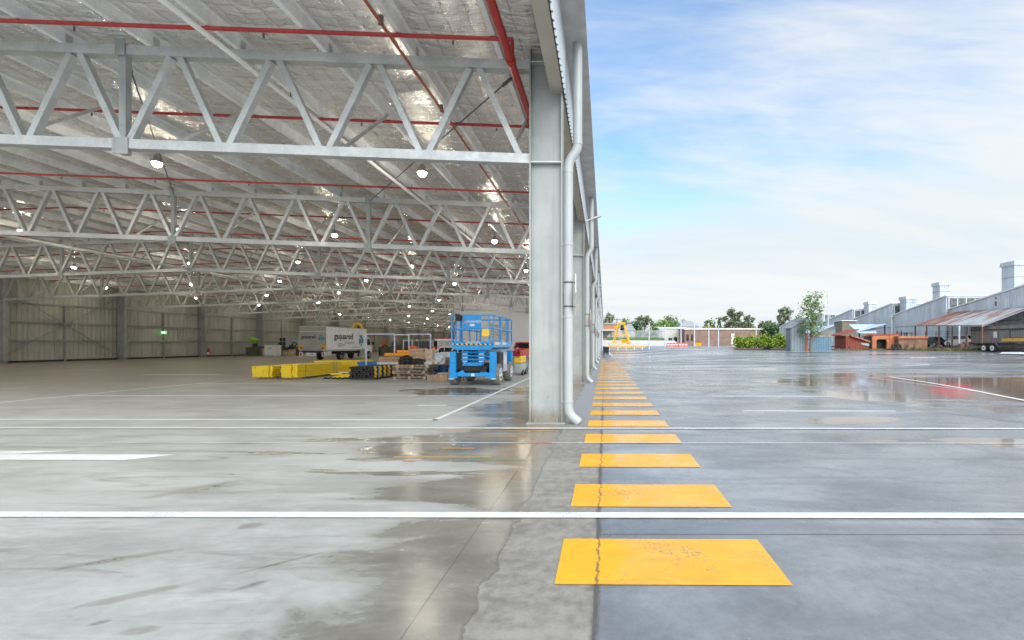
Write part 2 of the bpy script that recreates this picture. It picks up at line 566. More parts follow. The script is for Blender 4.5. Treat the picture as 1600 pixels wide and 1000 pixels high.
    rr = N.fmix(pool, rr, .05)
    rr = N.fmix(N.mul(apron, N.sub(1, far)), rr, .55)
    N.put(b.inputs['Roughness'], rr)
    hh = N.add(N.add(N.mul(fine, .5), N.mul(spk, .25)), N.mul(jj, -1.5))
    hh = N.add(hh, N.mul(crumb, N.mul(N.noise(p, 45, 4), 2.0)))
    bs = N.bump(hh, .35, .008)
    N.put(b.inputs['Normal'], bs)
    return mt


def yard_mat():
    mt, N, b = new_mat('wet_yard_concrete')
    p = N.n('ShaderNodeNewGeometry').outputs['Position']
    x, y, z = N.xyz(p)
    big = N.noise(p, .22, 5, .6)
    mid = N.noise(N.map(p, (.7, 1.2, 1), (0, 0, R(20))), .9, 7, .62, .6)
    fine = N.noise(p, 11, 6, .7)
    spk = N.noise(p, 70, 3, .7)
    f = N.add(N.add(N.mul(big, .5), N.mul(mid, .55)), N.mul(fine, .35))
    c = N.mix(N.step(f, .48, .9), (.150, .160, .170), (.31, .322, .335))
    agg = N.noise(p, 38, 5, .75)
    c = N.mix(N.mul(N.step(agg, .5, .72), .30), c, (.10, .10, .10))
    c = N.mix(N.mul(N.step(N.noise(p, 52, 3, .7), .60, .72), .25), c, (.42, .41, .39))
    # tan silt in the middle distance
    silt = N.noise(N.map(p, (.12, .5, 1)), 1.0, 6, .6, .8)
    sz = N.mul(N.step(x, 6, 16), N.step(y, 10, 16))
    c = N.mix(N.mul(N.mul(N.step(silt, .44, .62), sz), .8), c, (.27, .19, .125))
    c = N.mix(N.step(y, .6, -1.5), c, (.50, .50, .48))  # unseen yard behind the camera, made pale to bounce light into the hall
    # old rough asphalt further away
    farz = N.step(N.add(y, N.mul(N.sub(big, .5), 3)), 26.5, 27.5)
    old = N.noise(N.map(p, (.10, .42, 1), (0, 0, R(6))), 1.0, 7, .66, .9)
    oc = N.mix(N.step(old, .36, .64), (.06, .066, .072), (.42, .435, .45))
    c = N.mix(farz, c, oc)
    # puddles
    wn = N.sub(N.noise(N.map(p, (.20, .55, 1)), 1.0, 7, .62, .7), .5)
    pud = ellipse(N, x, y, 14.2, 17.6, 6.8, 6.6, 0, N.mul(wn, 5.0), .16)
    w2 = N.sub(N.noise(N.map(p, (.6, 2.0, 1)), 1.0, 6, .6, .6), .5)
    for e in [(7.6, 7.1, 2.0, .45, R(-16)), (7.2, 6.1, .9, .14, R(-20)), (4.6, 7.55, .28, .10, 0), (5.2, 9.6, 1.1, .4, .2)]:
        pud = N.mx(pud, ellipse(N, x, y, *e, N.mul(w2, 2.4), .12))
    fp = N.noise(N.map(p, (.06, .30, 1)), 1.0, 6, .6, .7)
    pud2 = N.mul(N.mul(N.step(fp, .56, .60), N.step(y, 26, 30)), N.step(y, 60, 46))
    damp = N.noise(N.map(p, (.35, .8, 1), (0, 0, R(12))), .7, 6, .6, .8)
    c = N.mix(N.mul(N.step(damp, .43, .60), .55), c, (.095, .103, .112))
    tyre = N.noise(N.map(p, (.22, 2.4, 1), (0, 0, R(-14))), 1.0, 5, .6, 1.3)
    c = N.mix(N.mul(N.step(tyre, .57, .66), .35), c, (.10, .10, .105))
    oil = N.noise(p, 1.1, 4, .6)
    c = N.mix(N.mul(N.step(oil, .66, .72), .45), c, (.06, .06, .062))
    c = N.mix(N.mul(pud, .8), c, N.mix(silt, (.22, .145, .085), (.30, .20, .125)))  # brown of dirty water, with the sheds' reflection painted in
    c = N.mix(N.mul(N.step(spk, .67, .74), .4), c, (.07, .065, .06))
    # streaky red blotch: reflection of an unseen object painted into the yard
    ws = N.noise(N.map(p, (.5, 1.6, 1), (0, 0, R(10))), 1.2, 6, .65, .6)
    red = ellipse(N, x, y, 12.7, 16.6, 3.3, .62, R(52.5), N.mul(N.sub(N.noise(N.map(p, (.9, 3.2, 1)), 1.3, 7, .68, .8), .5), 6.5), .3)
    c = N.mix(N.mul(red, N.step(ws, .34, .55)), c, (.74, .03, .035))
    # joints
    jy = N.n('ShaderNodeMath', operation='ABSOLUTE')
    w1 = N.mul(N.sub(N.noise(p, 4, 4), .5), .02)
    j = N.step(N.m('ABSOLUTE', N.add(N.sub(y, 3.83), w1)), .014, .005)
    j = N.mx(j, N.mul(N.step(N.m('ABSOLUTE', N.add(N.sub(y, 9.25), w1)), .02, .008), .8))
    jl = N.add(N.sub(y, 22.5), N.mul(N.sub(x, 3.4), 2.6))
    j = N.mx(j, N.mul(N.mul(N.step(N.m('ABSOLUTE', jl), .16, .05), N.step(y, 8, 10)), .75))
    j = N.mx(j, N.mul(N.step(N.m('ABSOLUTE', N.sub(y, 26.6)), .12, .04), .5))
    c = N.mix(N.mul(j, .75), c, (.045, .045, .048))
    # crumbling edge against the concrete apron
    ex = N.add(N.sub(x, -.05), N.mul(N.sub(N.noise(p, 5, 7, .75), .5), .11))
    crumb = N.mul(N.step(ex, .035, -.005), N.step(y, 14, 10))
    c = N.mix(N.mul(crumb, .9), c, N.mix(N.noise(p, 70, 4), (.03, .028, .026), (.15, .135, .12)))
    N.put(b.inputs['Base Color'], c)
    rr = N.step(N.add(N.mul(mid, .5), N.mul(damp, .5)), .38, .62, .36, .15)
    rr = N.add(rr, N.mul(N.sub(agg, .5), .22))
    rr = N.fmix(farz, rr, N.step(old, .35, .65, .36, .16))
    rr = N.fmix(N.mul(pud2, .8), rr, .12)
    rr = N.fmix(pud, rr, .075)
    rr = N.fmix(crumb, rr, .7)
    N.put(b.inputs['Roughness'], rr)
    hh = N.add(N.mul(fine, .5), N.mul(spk, .25))
    hh = N.add(N.mul(hh, N.sub(1.0, N.mul(pud, .97))), N.mul(j, -1.0))
    hh = N.add(hh, N.mul(crumb, N.mul(N.noise(p, 45, 4), 2.0)))
    N.put(b.inputs['Normal'], N.bump(hh, .34, .007))
    return mt


def paint_mat(name, col, worn, wetx=None):
    mt, N, b = new_mat(name)
    p = N.n('ShaderNodeNewGeometry').outputs['Position']
    x, y, z = N.xyz(p)
    f = N.noise(p, 3, 6, .65)
    c = N.mix(N.step(f, .3, .7), tuple(q * .9 for q in col), tuple(min(1, q * 1.05) for q in col))
    g = N.noise(p, 45, 5, .75)
    h = N.noise(p, 1.6, 4)
    c = N.mix(N.mul(N.step(N.add(g, N.mul(N.sub(h, .5), .55)), .575, .67), worn), c, (.22, .19, .14))
    st = N.noise(N.map(p, (.9, 2.6, 1), (0, 0, R(25))), 1.8, 6, .7, .9)
    c = N.mix(N.mul(N.step(st, .52, .70), .35 * worn), c, tuple(q * .55 for q in col))
    rough = .5
    if wetx is not None:
        wm = N.step(N.add(x, N.mul(N.sub(N.noise(p, 2.5, 5, .6), .5), .7)), wetx - .06, wetx + .12)
        film = N.step(N.noise(p, 2.0, 5, .6, .4), .38, .62)
        rough = N.fmix(N.mul(wm, N.add(.45, N.mul(film, .55))), .55, .20)
        # crack line through the paint above the joint
        cx = N.add(N.add(x, .05), N.mul(N.sub(N.noise(N.map(p, (1, 1, 1)), 7, 6, .7), .5), .12))
        c = N.mix(N.mul(N.step(N.m('ABSOLUTE', cx), .012, .004), .8), c, (.12, .09, .06))
    N.put(b.inputs['Base Color'], c)
    N.put(b.inputs['Roughness'], rough)
    N.put(b.inputs['Normal'], N.bump(g, .15, .004))
    return mt


M['floor'] = floor_mat()
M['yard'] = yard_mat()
M['paint'] = paint_mat('white_line_paint', (.72, .73, .73), .35)
M['bar'] = paint_mat('yellow_bar_paint', (.82, .40, .012), .8, .12)


# ------------------------------------------------------------------ mesh helpers
class MB:
    def __init__(self, origin=(0, 0, 0)):
        self.v, self.f = [], []
        self.o = Vector(origin)

    def pts(self, ps):
        i = len(self.v)
        for p in ps:
            self.v.append(tuple(Vector(p) - self.o))
        return i

    def face(self, *ps):
        i = self.pts(ps)
        self.f.append(tuple(range(i, i + len(ps))))

    def box(self, x0, x1, y0, y1, z0, z1):
        i = self.pts([(x0, y0, z0), (x1, y0, z0), (x1, y1, z0), (x0, y1, z0), (x0, y0, z1), (x1, y0, z1), (x1, y1, z1), (x0, y1, z1)])
        for q in ((0, 3, 2, 1), (4, 5, 6, 7), (0, 1, 5, 4), (1, 2, 6, 5), (2, 3, 7, 6), (3, 0, 4, 7)):
            self.f.append(tuple(i + k for k in q))
        return self

    def bar(self, p, q, a, b=None, up=(0, 0, 1)):
        """rectangular bar from p to q; a across, b along 'up'"""
        b = a if b is None else b
        p, q = Vector(p), Vector(q)
        d = (q - p).normalized()
        u = Vector(up)
        if abs(d.dot(u)) > .98:
            u = Vector((0, 1, 0))
        s = d.cross(u).normalized()
        u = s.cross(d).normalized()
        c = []
        for e in (p, q):
            for k, l in ((-1, -1), (1, -1), (1, 1), (-1, 1)):
                c.append(e + s * (a / 2 * k) + u * (b / 2 * l))
        i = self.pts(c)
        for r in ((0, 1, 2, 3), (7, 6, 5, 4), (0, 4, 5, 1), (1, 5, 6, 2), (2, 6, 7, 3), (3, 7, 4, 0)):
            self.f.append(tuple(i + k for k in r))
        return self

    def tube(self, path, r, n=10, cap=True):
        path = [Vector(p) for p in path]
        rs = r if isinstance(r, (list, tuple)) else [r] * len(path)
        rings = []
        ref = None
        for k, p in enumerate(path):
            a = path[max(0, k - 1)]
            b = path[min(len(path) - 1, k + 1)]
            d = b - a
            if d.length < 1e-7: d = path[-1] - path[0]
            d = d.normalized()
            if ref is None:
                ref = Vector((1, 0, 0)) if abs(d.x) < .9 else Vector((0, 1, 0))
            s = d.cross(ref).normalized()
            u = s.cross(d).normalized()
            ref = u
            ring = [p + (s * math.cos(t) + u * math.sin(t)) * rs[k] for t in [2 * math.pi * j / n for j in range(n)]]
            rings.append(self.pts(ring))
        for k in range(len(path) - 1):
            for j in range(n):
                a, b = rings[k] + j, rings[k] + (j + 1) % n
                c, d_ = rings[k + 1] + (j + 1) % n, rings[k + 1] + j
                self.f.append((a, b, c, d_))
        if cap:
            self.f.append(tuple(rings[0] + j for j in reversed(range(n))))
            self.f.append(tuple(rings[-1] + j for j in range(n)))
        return self

    def prism(self, poly, axis, lo, hi, top_scale=None):
        """polygon in the plane normal to axis, extruded from lo to hi"""
        def at(a, b, t):
            return {'x': (t, a, b), 'y': (a, t, b), 'z': (a, b, t)}[axis]
        n = len(poly)
        i = self.pts([at(a, b, lo) for a, b in poly])
        j = self.pts([at(a, b, hi) for a, b in poly])
        self.f.append(tuple(i + k for k in reversed(range(n))))
        self.f.append(tuple(j + k for k in range(n)))
        for k in range(n):
            l = (k + 1) % n
            self.f.append((i + k, i + l, j + l, j + k))
        return self

    def loft(self, a, b):
        """two rings of the same length joined and capped"""
        n = len(a)
        i, j = self.pts(a), self.pts(b)
        self.f.append(tuple(i + k for k in reversed(range(n))))
        self.f.append(tuple(j + k for k in range(n)))
        for k in range(n):
            l = (k + 1) % n
            self.f.append((i + k, i + l, j + l, j + k))
        return self

    def build(self, name, mat, parent=None, smooth=False, bevel=0.0, fix=True):
        me = bpy.data.meshes.new(name)
        me.from_pydata(self.v, [], self.f)
        if fix:
            import bmesh
            bm = bmesh.new()
            bm.from_mesh(me)
            bmesh.ops.recalc_face_normals(bm, faces=bm.faces)
            bm.to_mesh(me)
            bm.free()
        if mat:
            me.materials.append(mat)
        if smooth:
            me.polygons.foreach_set('use_smooth', [True] * len(me.polygons))
            me.set_sharp_from_angle(angle=R(40))
        o = bpy.data.objects.new(name, me)
        COL.objects.link(o)
        if parent:
            o.parent = parent
        if bevel:
            bv = o.modifiers.new('bevel', 'BEVEL')
            bv.width = bevel
            bv.segments = 2
            bv.limit_method = 'ANGLE'
        return o


def tag(o, label=None, cat=None, group=None, kind=None):
    if label: o['label'] = label
    if cat: o['category'] = cat
    if group: o['group'] = group
    if kind: o['kind'] = kind
    return o


def thing(name, label, cat, loc=(0, 0, 0), rz=0, group=None):
    o = bpy.data.objects.new(name, None)
    o.empty_display_size = .3
    COL.objects.link(o)
    o.location = loc
    o.rotation_euler = (0, 0, rz)
    return tag(o, label, cat, group)


KIDS = {}


def copy_tree(o, parent=None):
    c = o.copy()
    COL.objects.link(c)
    if parent:
        c.parent = parent
    for ch in [q for q in bpy.data.objects if q.parent == o]:
        copy_tree(ch, c)
    return c


def text(name, s, size, mat, parent, mtx, extrude=.004, align='LEFT', shear=0, bold=0.0):
    cu_ = bpy.data.curves.new(name, 'FONT')
    cu_.body = s
    cu_.size = size
    cu_.extrude = extrude
    cu_.align_x = align
    cu_.shear = shear
    cu_.resolution_u = 4
    cu_.offset = bold
    to = bpy.data.objects.new(name, cu_)
    COL.objects.link(to)
    bpy.context.view_layer.update()
    me = bpy.data.meshes.new_from_object(to.evaluated_get(bpy.context.evaluated_depsgraph_get()))
    bpy.data.objects.remove(to)
    me.transform(mtx)
    me.materials.clear()
    me.materials.append(mat)
    o = bpy.data.objects.new(name, me)
    COL.objects.link(o)
    o.parent = parent
    return o


F = 711.0


def P(px, py, Y):
    return Vector(((px - 945) * Y / F, Y, 1.6 - (py - 538) * Y / F))


def lerp(tab, v):
    if v <= tab[0][0]: return tab[0][1]
    for (a, b), (c, d_) in zip(tab, tab[1:]):
        if v <= c:
            t = (v - a) / (c - a)
            return b + (d_ - b) * t
    return tab[-1][1]


def sstep(a, b, v):
    t = max(0, min(1, (v - a) / (b - a)))
    return t * t * (3 - 2 * t)


PR_R = [(0, 0), (24, 0), (30, .07), (40, .31), (50, .62), (60, .84), (70, .95), (90, 1.1), (150, 1.22), (600, 1.3)]
PR_L = [(0, 0), (44, 0), (50, .04), (60, .33), (75, .76), (100, 1.04), (150, 1.22), (600, 1.3)]


def gz(x, y):
    t = sstep(1.5, 13, x)
    z = lerp(PR_L, y) * (1 - t) + lerp(PR_R, y) * t
    z += .38 * sstep(42.6, 46.5, x) * sstep(30, 44, y)
    return z


# ------------------------------------------------------------------ ground
XW, XE = -51.0, -0.85          # warehouse wall lines
Y0, BAY, NB = 9.3, 9.6, 15     # first frame, bay, number of bays
YR = 5.6                       # front edge of the roof
YEND = Y0 + BAY * NB

mb = MB()
xs = [-52 + 1.0 * k for k in range(0, 52)] + [-.07]
mb.face((-51.6, -45, 0), (-.07, -45, 0), (-.07, YEND, 0), (-51.6, YEND, 0))
tag(mb.build('floor', M['floor'], fix=False), kind='structure')

mb = MB()
gx = [-.07] + [1 + 1.5 * k for k in range(0, 40)] + [70, 85, 110, 150, 220, 320]
gy = [-45, -20] + [-8 + 2.0 * k for k in range(0, 60)] + [115, 125, 140, 160, 200, 260, 340, 450, 600]
ix = []
for yy in gy:
    for xx in gx:
        mb.v.append((xx, yy, gz(xx, yy)))
nx = len(gx)
for j in range(len(gy) - 1):
    for i in range(nx - 1):
        mb.f.append((j * nx + i, j * nx + i + 1, (j + 1) * nx + i + 1, (j + 1) * nx + i))
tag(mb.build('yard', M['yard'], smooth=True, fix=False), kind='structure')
mb = MB()
mb.face((-600, -300, -.06), (600, -300, -.06), (600, 800, -.06), (-600, 800, -.06))
tag(mb.build('ground', pm('outer_ground', (.40, .40, .38), .9)), kind='structure')
mb = MB()
mb.face((-.07, YEND, 1.2), (-.07, 600, 1.28), (-400, 600, 1.28), (-400, YEND, 1.2))
tag(mb.build('terrain', pm('outer_terrain', (.14, .15, .10), .9)), kind='structure')


# painted lines
def line(pts, wdt, z=.004, mat='paint', name='road_marking'):
    b_ = MB()
    (xa, ya), (xb_, yb) = pts
    d_ = Vector((xb_ - xa, yb - ya, 0)).normalized()
    s_ = Vector((-d_.y, d_.x, 0)) * wdt / 2
    n_ = max(1, int((Vector((xb_ - xa, yb - ya, 0))).length / 1.5)) if ya > 20 and xa > 0 else 1
    prev = None
    for k in range(n_ + 1):
        t = k / n_
        c = Vector((xa + (xb_ - xa) * t, ya + (yb - ya) * t, 0))
        zz = (gz(c.x, c.y) if c.x > -.07 else 0) + z
        pr = (c - s_ + Vector((0, 0, zz)), c + s_ + Vector((0, 0, zz)))
        if prev:
            b_.face(prev[0], pr[0], pr[1], prev[1])
        prev = pr
    return tag(b_.build(name, M[mat]), kind='structure')


line([(-14, 4.29), (16, 4.19)], .135, .010)
line([(-16, 8.72), (22, 8.52)], .105, .010)
line([(-16, 7.42), (22, 7.26)], .028, .010)
line([(-22, 9.78), (-3.53, 9.62)], .12)
line([(-3.58, 9.55), (-3.58, 57)], .11)
line([(-16.6, 12), (-16.6, 57)], .14)
for k, yy in enumerate((14.15, 18.5)):
    line([(-16.5, yy), (-3.64, yy - .05)], .14)
line([(-4.9, 11.9), (-4.15, 11.9)], .14)
line([(-24.5, 24.2), (-20.4, 24.2)], .35)
line([(-24.0, 23.4), (-19.0, 23.5)], .09)
for k in range(6):
    line([(-34.5 + .9 * (k % 2), 28 + 4.6 * k), (-31, 28.3 + 4.6 * k)], .10)
    line([(-46.5, 30 + 4.8 * k), (-43.0, 30.3 + 4.8 * k)], .10)
mb = MB()
mb.face((-10.5, 6.33, .004), (-6.62, 6.27, .004), (-6.22, 6.59, .004), (-10.5, 6.63, .004))
tag(mb.build('road_marking', M['paint']), kind='structure')
mb = MB()
mb.face((-10.5, 6.65, .004), (-8.6, 6.63, .004), (-7.95, 6.82, .004), (-10.5, 6.84, .004))
tag(mb.build('road_marking', M['paint']), kind='structure')
for yy, xa, xb_ in ((10.9, 3.3, 6.95), (14.0, 3.3, 7.0), (18.2, 3.2, 6.6), (21.6, 3.3, 6.8), (26.4, 2.6, 5.8)):
    line([(xa, yy), (xb_, yy - .03)], .13)
prevp = None
cpts = [(13.9, 22.2), (13.5, 19.0), (12.9, 16.2), (12.3, 14.2), (11.9, 12.8)]
line([(12.75, 22.6), (12.6, 15.2)], .07)
for a, b_ in zip(cpts, cpts[1:]):
    line([a, b_], .17, .008)
mb = MB()
for q in ((20.0, 31.0, 23.3, 32.6, .5), (27.5, 41, 30.2, 41.2, .8), (16, 41, 19, 41.4, .4)):
    xa, ya, xb_, yb, ww = q
    mb.face((xa, ya, gz(xa, ya) + .006), (xb_, yb, gz(xb_, yb) + .006), (xb_ + .2, yb + ww, gz(xb_, yb + ww) + .006), (xa + .5, ya + ww * .7, gz(xa + .5, ya + ww * .7) + .006))
tag(mb.build('road_marking', M['paint']), kind='structure')
line([(.95, 53.5), (.55, 66)], .16)
M['oldyellow'] = paint_mat('faded_yellow_paint', (.62, .36, .05), 1.3)
M['oldgreen'] = paint_mat('faded_green_paint', (.10, .33, .16), 1.3)
M['oldred'] = paint_mat('faded_red_paint', (.55, .10, .12), 1.2)
for (xa, xb_, yy, ww, mm) in ((-3.1, -.95, 8.42, .03, 'oldyellow'), (-2.6, -1.5, 7.9, .03, 'oldyellow'), (-2.5, -2.0, 7.0, .035, 'oldyellow'), (-3.0, -1.6, 6.45, .04, 'oldyellow'),
                              (-1.9, -1.0, 6.32, .05, 'oldgreen'), (-2.75, -2.6, 6.2, .03, 'oldred'), (-1.25, -.85, 7.375, .035, 'oldred'), (-4.35, -4.2, 7.40, .035, 'oldred'), (7.4, 8.3, 7.29, .035, 'oldred')):
    line([(xa, yy), (xb_, yy - .01)], ww, .013 if mm == 'oldred' else .004, mm)
# yellow pedestrian bars
for k in range(34):
    y_ = 3.02 + 1.45 * k
    mb = MB()
    sk = .03
    mb.face((-.335, y_ + .005, .006), (1.245, y_ - .01, .006), (1.245, y_ + .70, .006), (-.335, y_ + .715, .006))
    tag(mb.build('crosswalk_bar', M['bar']), kind='structure')
# ------------------------------------------------------------------ warehouse
WH = thing('warehouse', 'huge open sided steel warehouse with lattice roof trusses and silver foil ceiling', 'building', (-26, Y0, 0))
OR = tuple(WH.location)
RIDGE = -25.93
PITCH = .037


def zt(x):
    return 7.24 + PITCH * (min(-.85 - x, 0 - (RIDGE + .85 + RIDGE) * 0 + (x - (2 * RIDGE + .85)) if x < RIDGE else -.85 - x))


def zb(x):
    return zt(x) - 1.90


def wpart(mb_, name, mat, parent=None, **kw):
    return mb_.build(name, M[mat], parent or WH, **kw)


# columns
def make_column(xin, xout, yc, ztop):
    m_ = MB(OR)
    h = .15
    m_.box(xin, xin + .03, yc - h, yc + h, 0, ztop)
    m_.box(xout - .03, xout, yc - h, yc + h, 0, ztop)
    m_.box(xin + .03, xout - .03, yc - .012, yc + .012, 0, ztop)
    c = wpart(m_, 'column', 'column')
    m_ = MB(OR)
    m_.box(xin - .06, xout + .06, yc - h - .05, yc + h + .05, .002, .03)
    for sx in (xin + .12, xout - .12):
        for sy in (-.09, .09):
            m_.tube([(sx, yc + sy, .03), (sx, yc + sy, .10)], .018, 6)
    m_.build('base_plate', M['galv_dk'], c)
    m_ = MB(OR)
    for zz in (zb(xin) - .1, zt(xin) + .02):
        m_.box(xin + .032, xout - .032, yc - h + .012, yc - .014, zz, zz + .025)
    m_.build('stiffener', M['galv'], c)
    return c


for i in range(NB + 1):
    make_column(-1.52, -.85, Y0 + BAY * i, 7.55)
    make_column(-50.95, -50.2, Y0 + BAY * i, 7.4)

# trusses: one is built, the rest are copies
TR = []


def truss_mesh_parts(root, yc, merged=False):
    xa, xb_ = -1.52, -50.2
    ch = []
    for nm, fz in (('top_chord', zt), ('bottom_chord', zb)):
        m_ = MB(OR)
        for a, b_ in ((xa, RIDGE), (RIDGE, xb_)):
            m_.bar((a, yc, fz(a)), (b_, yc, fz(b_)), .18, .19)
        ch.append((nm, m_))
    dg = []
    pitch = 2.03
    k = 0
    while True:
        x0 = xa - .12 - pitch * k
        if x0 - pitch < xb_ - .3: break
        xm = x0 - pitch / 2
        x1 = x0 - pitch
        g = .10
        for a, b_ in (((x0 - g, zb(x0) + .09), (xm + g, zt(xm) - .09)), ((xm - g, zt(xm) - .09), (x1 + g, zb(x1) + .09))):
            m_ = MB(OR)
            m_.bar((a[0], yc, a[1]), (b_[0], yc, b_[1]), .12, .125, (0, 1, 0))
            dg.append(('diagonal', m_))
        k += 1
    for xs_ in (-9.8, -17.9, RIDGE, -34.0, -42.1):
        m_ = MB(OR)
        m_.box(xs_ - .07, xs_ + .07, yc - .06, yc + .06, zb(xs_) - .2, zt(xs_) + .14)
        m_.box(xs_ - .16, xs_ + .16, yc - .11, yc - .096, zb(xs_) - .22, zb(xs_) + .12)
        m_.box(xs_ - .1, xs_ + .1, yc - .11, yc - .096, zt(xs_) - .12, zt(xs_) + .22)
        dg.append(('post', m_))
    xx = -2.0
    while xx > -50:
        m_ = MB(OR)
        m_.bar((xx, yc + .11, zb(xx) + .02), (xx, yc + 2.35, zt(xx) + .06), .06, .06)
        dg.append(('fly_brace', m_))
        xx -= 3.56
    return ch, dg


def make_truss(yc, merged):
    ch, dg = truss_mesh_parts(None, yc)
    if merged:
        m_ = MB(OR)
        for _, q in ch + dg:
            i = len(m_.v)
            m_.v += q.v
            m_.f += [tuple(i + a for a in f_) for f_ in q.f]
        return m_.build('truss', M['galv'], WH)
    t0 = ch[0][1].build('truss', M['galv'], WH)
    t0.data.name = 'top_chord'
    ch[1][1].build('bottom_chord', M['galv'], t0)
    for nm, q in dg:
        q.build(nm, M['galv'] if nm != 'post' else M['column'], t0)
    return t0


t_first = make_truss(Y0, False)
t_kids = [q for q in bpy.data.objects if q.parent == t_first]
for i in range(1, 7):
    c = t_first.copy()
    COL.objects.link(c)
    c.location = (0, BAY * i, 0)
    for q in t_kids:
        e = q.copy()
        COL.objects.link(e)
        e.parent = c
t_far = make_truss(Y0 + BAY * 7, True)
for i in range(8, NB + 1):
    c = t_far.copy()
    COL.objects.link(c)
    c.location = (0, BAY * (i - 7), 0)

# purlins (Z sections, laid along the hall) and foil lining
PX = []
x_ = -2.05
while x_ > -50.4:
    PX.append(x_)
    x_ -= 1.78
for x_ in PX:
    m_ = MB(OR)
    z0 = zt(x_) + .10
    m_.box(x_ - .012, x_ + .0, YR + .05, YEND, z0, z0 + .25)
    m_.box(x_ - .10, x_ - .012, YR + .05, YEND, z0 - .003, z0 + .010)
    m_.box(x_ - .104, x_ - .094, YR + .05, YEND, z0 + .010, z0 + .035)
    m_.box(x_, x_ + .09, YR + .05, YEND, z0 + .238, z0 + .25)
    p_ = wpart(m_, 'purlin', 'purlin')
    m_ = MB(OR)
    for i in range(NB + 1):
        y_ = Y0 + BAY * i
        m_.box(x_ + .001, x_ + .012, y_ - .06, y_ + .06, z0 - .02, z0 + .20)
    m_.build('cleat', M['galv'], p_)
m_ = MB(OR)
edges = [-.80] + PX + [-51.0]
rows = []
for a, b_ in zip(edges, edges[1:]):
    for t in (0, .12, .3, .5, .7, .88):
        xx = a + (b_ - a) * t
        sag = .07 * math.sin(math.pi * t) ** .8
        rows.append((xx, zt(xx) + .352 - sag))
rows.append((-51.0, zt(-51) + .352))
for (a, za), (b_, zb_) in zip(rows, rows[1:]):
    m_.face((a, YR, za), (b_, YR, zb_), (b_, YEND, zb_), (a, YEND, za))
wpart(m_, 'foil_ceiling', 'foil', fix=False)
m_ = MB(OR)
for a, b_ in ((-.35, RIDGE), (RIDGE, -51.4)):
    m_.prism([(a, zt(a) + .40), (b_, zt(b_) + .40), (b_, zt(b_) + .46), (a, zt(a) + .46)], 'y', YR - .05, YEND)
wpart(m_, 'roof', 'roof')

# left wall, girts, bracing
m_ = MB(OR)
m_.box(-51.15, -51.05, -2, YEND, .0, 7.6)
wpart(m_, 'wall_cladding', 'wallclad')
for zz in (1.85, 3.5, 5.2):
    m_ = MB(OR)
    m_.box(-51.04, -50.86, -2, YEND, zz, zz + .16)
    wpart(m_, 'girt', 'galv_dk')
m_ = MB(OR)
m_.box(-51.04, -50.98, -2, YEND, .0, .18)
wpart(m_, 'kick_plate', 'dark')
for i in range(NB):
    m_ = MB(OR)
    yc = Y0 + BAY * (i + .5)
    m_.box(-50.95, -50.83, yc - .06, yc + .06, 0, 5.2)
    wpart(m_, 'mullion', 'galv_dk')
m_ = MB(OR)
ya, yb = Y0 + BAY * 3 + .3, Y0 + BAY * 4 - .3
m_.tube([(-50.75, ya, .6), (-50.75, yb, 6.4)], .035, 6)
m_.tube([(-50.72, yb, .5), (-50.72, ya, 6.3)], .035, 6)
m_.tube([(-50.60, yb, .3), (-50.60, ya + 1, 5.6)], .03, 6)
wpart(m_, 'wall_brace', 'galv_dk')
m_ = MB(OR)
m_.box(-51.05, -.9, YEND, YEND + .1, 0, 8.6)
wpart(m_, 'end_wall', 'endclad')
# white precast block at the back right and the closed side beyond it
YP = Y0 + BAY * 5
m_ = MB(OR)
for a, b_ in ((-18.9, -13.0), (-12.98, -8.1), (-8.08, -1.56)):
    m_.box(a, b_, YP - .02, YP + .14, 0, zt(a) + .3 if a < -3 else 7.4)
pw = wpart(m_, 'precast_wall', 'precast')
m_ = MB(OR)
m_.box(-8.9, -7.6, YP - .05, YP - .021, 2.1, 3.1)
m_.build('window', M['glass'], pw)
m_ = MB(OR)
m_.box(-19.05, -18.92, YP + .16, YEND, 0, 7.8)
wpart(m_, 'precast_wall', 'precast')
m_ = MB(OR)
m_.box(-.84, -.72, YP + .3, YEND, 0, 6.6)
wpart(m_, 'side_wall', 'clad')

# eave girt, corrugated fascia, gutter, downpipes
m_ = MB(OR)
m_.prism([(-.845, 6.70), (-.845, 7.0), (-1.10, 7.0), (-1.10, 6.95), (-.90, 6.95), (-.90, 6.76), (-1.10, 6.76), (-1.10, 6.70)], 'y', YR, YEND)
wpart(m_, 'eave_girt', 'girt')
m_ = MB(OR)
pr = []
y_ = YR
while y_ < YEND - .3:
    pr += [(y_, -.815), (y_ + .11, -.815), (y_ + .135, -.782), (y_ + .165, -.782), (y_ + .19, -.815)]
    y_ += .19
pr = [q for i, q in enumerate(pr) if i == 0 or q[0] > pr[i - 1][0] + 1e-6]
for (a, xa), (b_, xb_) in zip(pr, pr[1:]):
    m_.face((xa, a, 6.64), (xb_, b_, 6.64), (xb_, b_, 8.47), (xa, a, 8.47))
wpart(m_, 'fascia_cladding', 'clad', fix=False)
m_ = MB(OR)
m_.box(-.842, -.825, YR, YEND, 7.0, 8.4)
wpart(m_, 'fascia_backing', 'galv_dk')
m_ = MB(OR)
y_ = YR
while y_ < YEND:
    e_ = min(y_ + 6, YEND)
    m_.box(-.78, -.52, y_, e_ - .012, 8.48, 8.50)
    m_.box(-.52, -.505, y_, e_ - .012, 8.48, 8.84)
    y_ += 6
gt = wpart(m_, 'gutter', 'gutter')
m_ = MB(OR)
m_.box(-.503, -.45, YR, YEND, 8.80, 8.86)
m_.build('gutter_lip', M['dark'], gt)
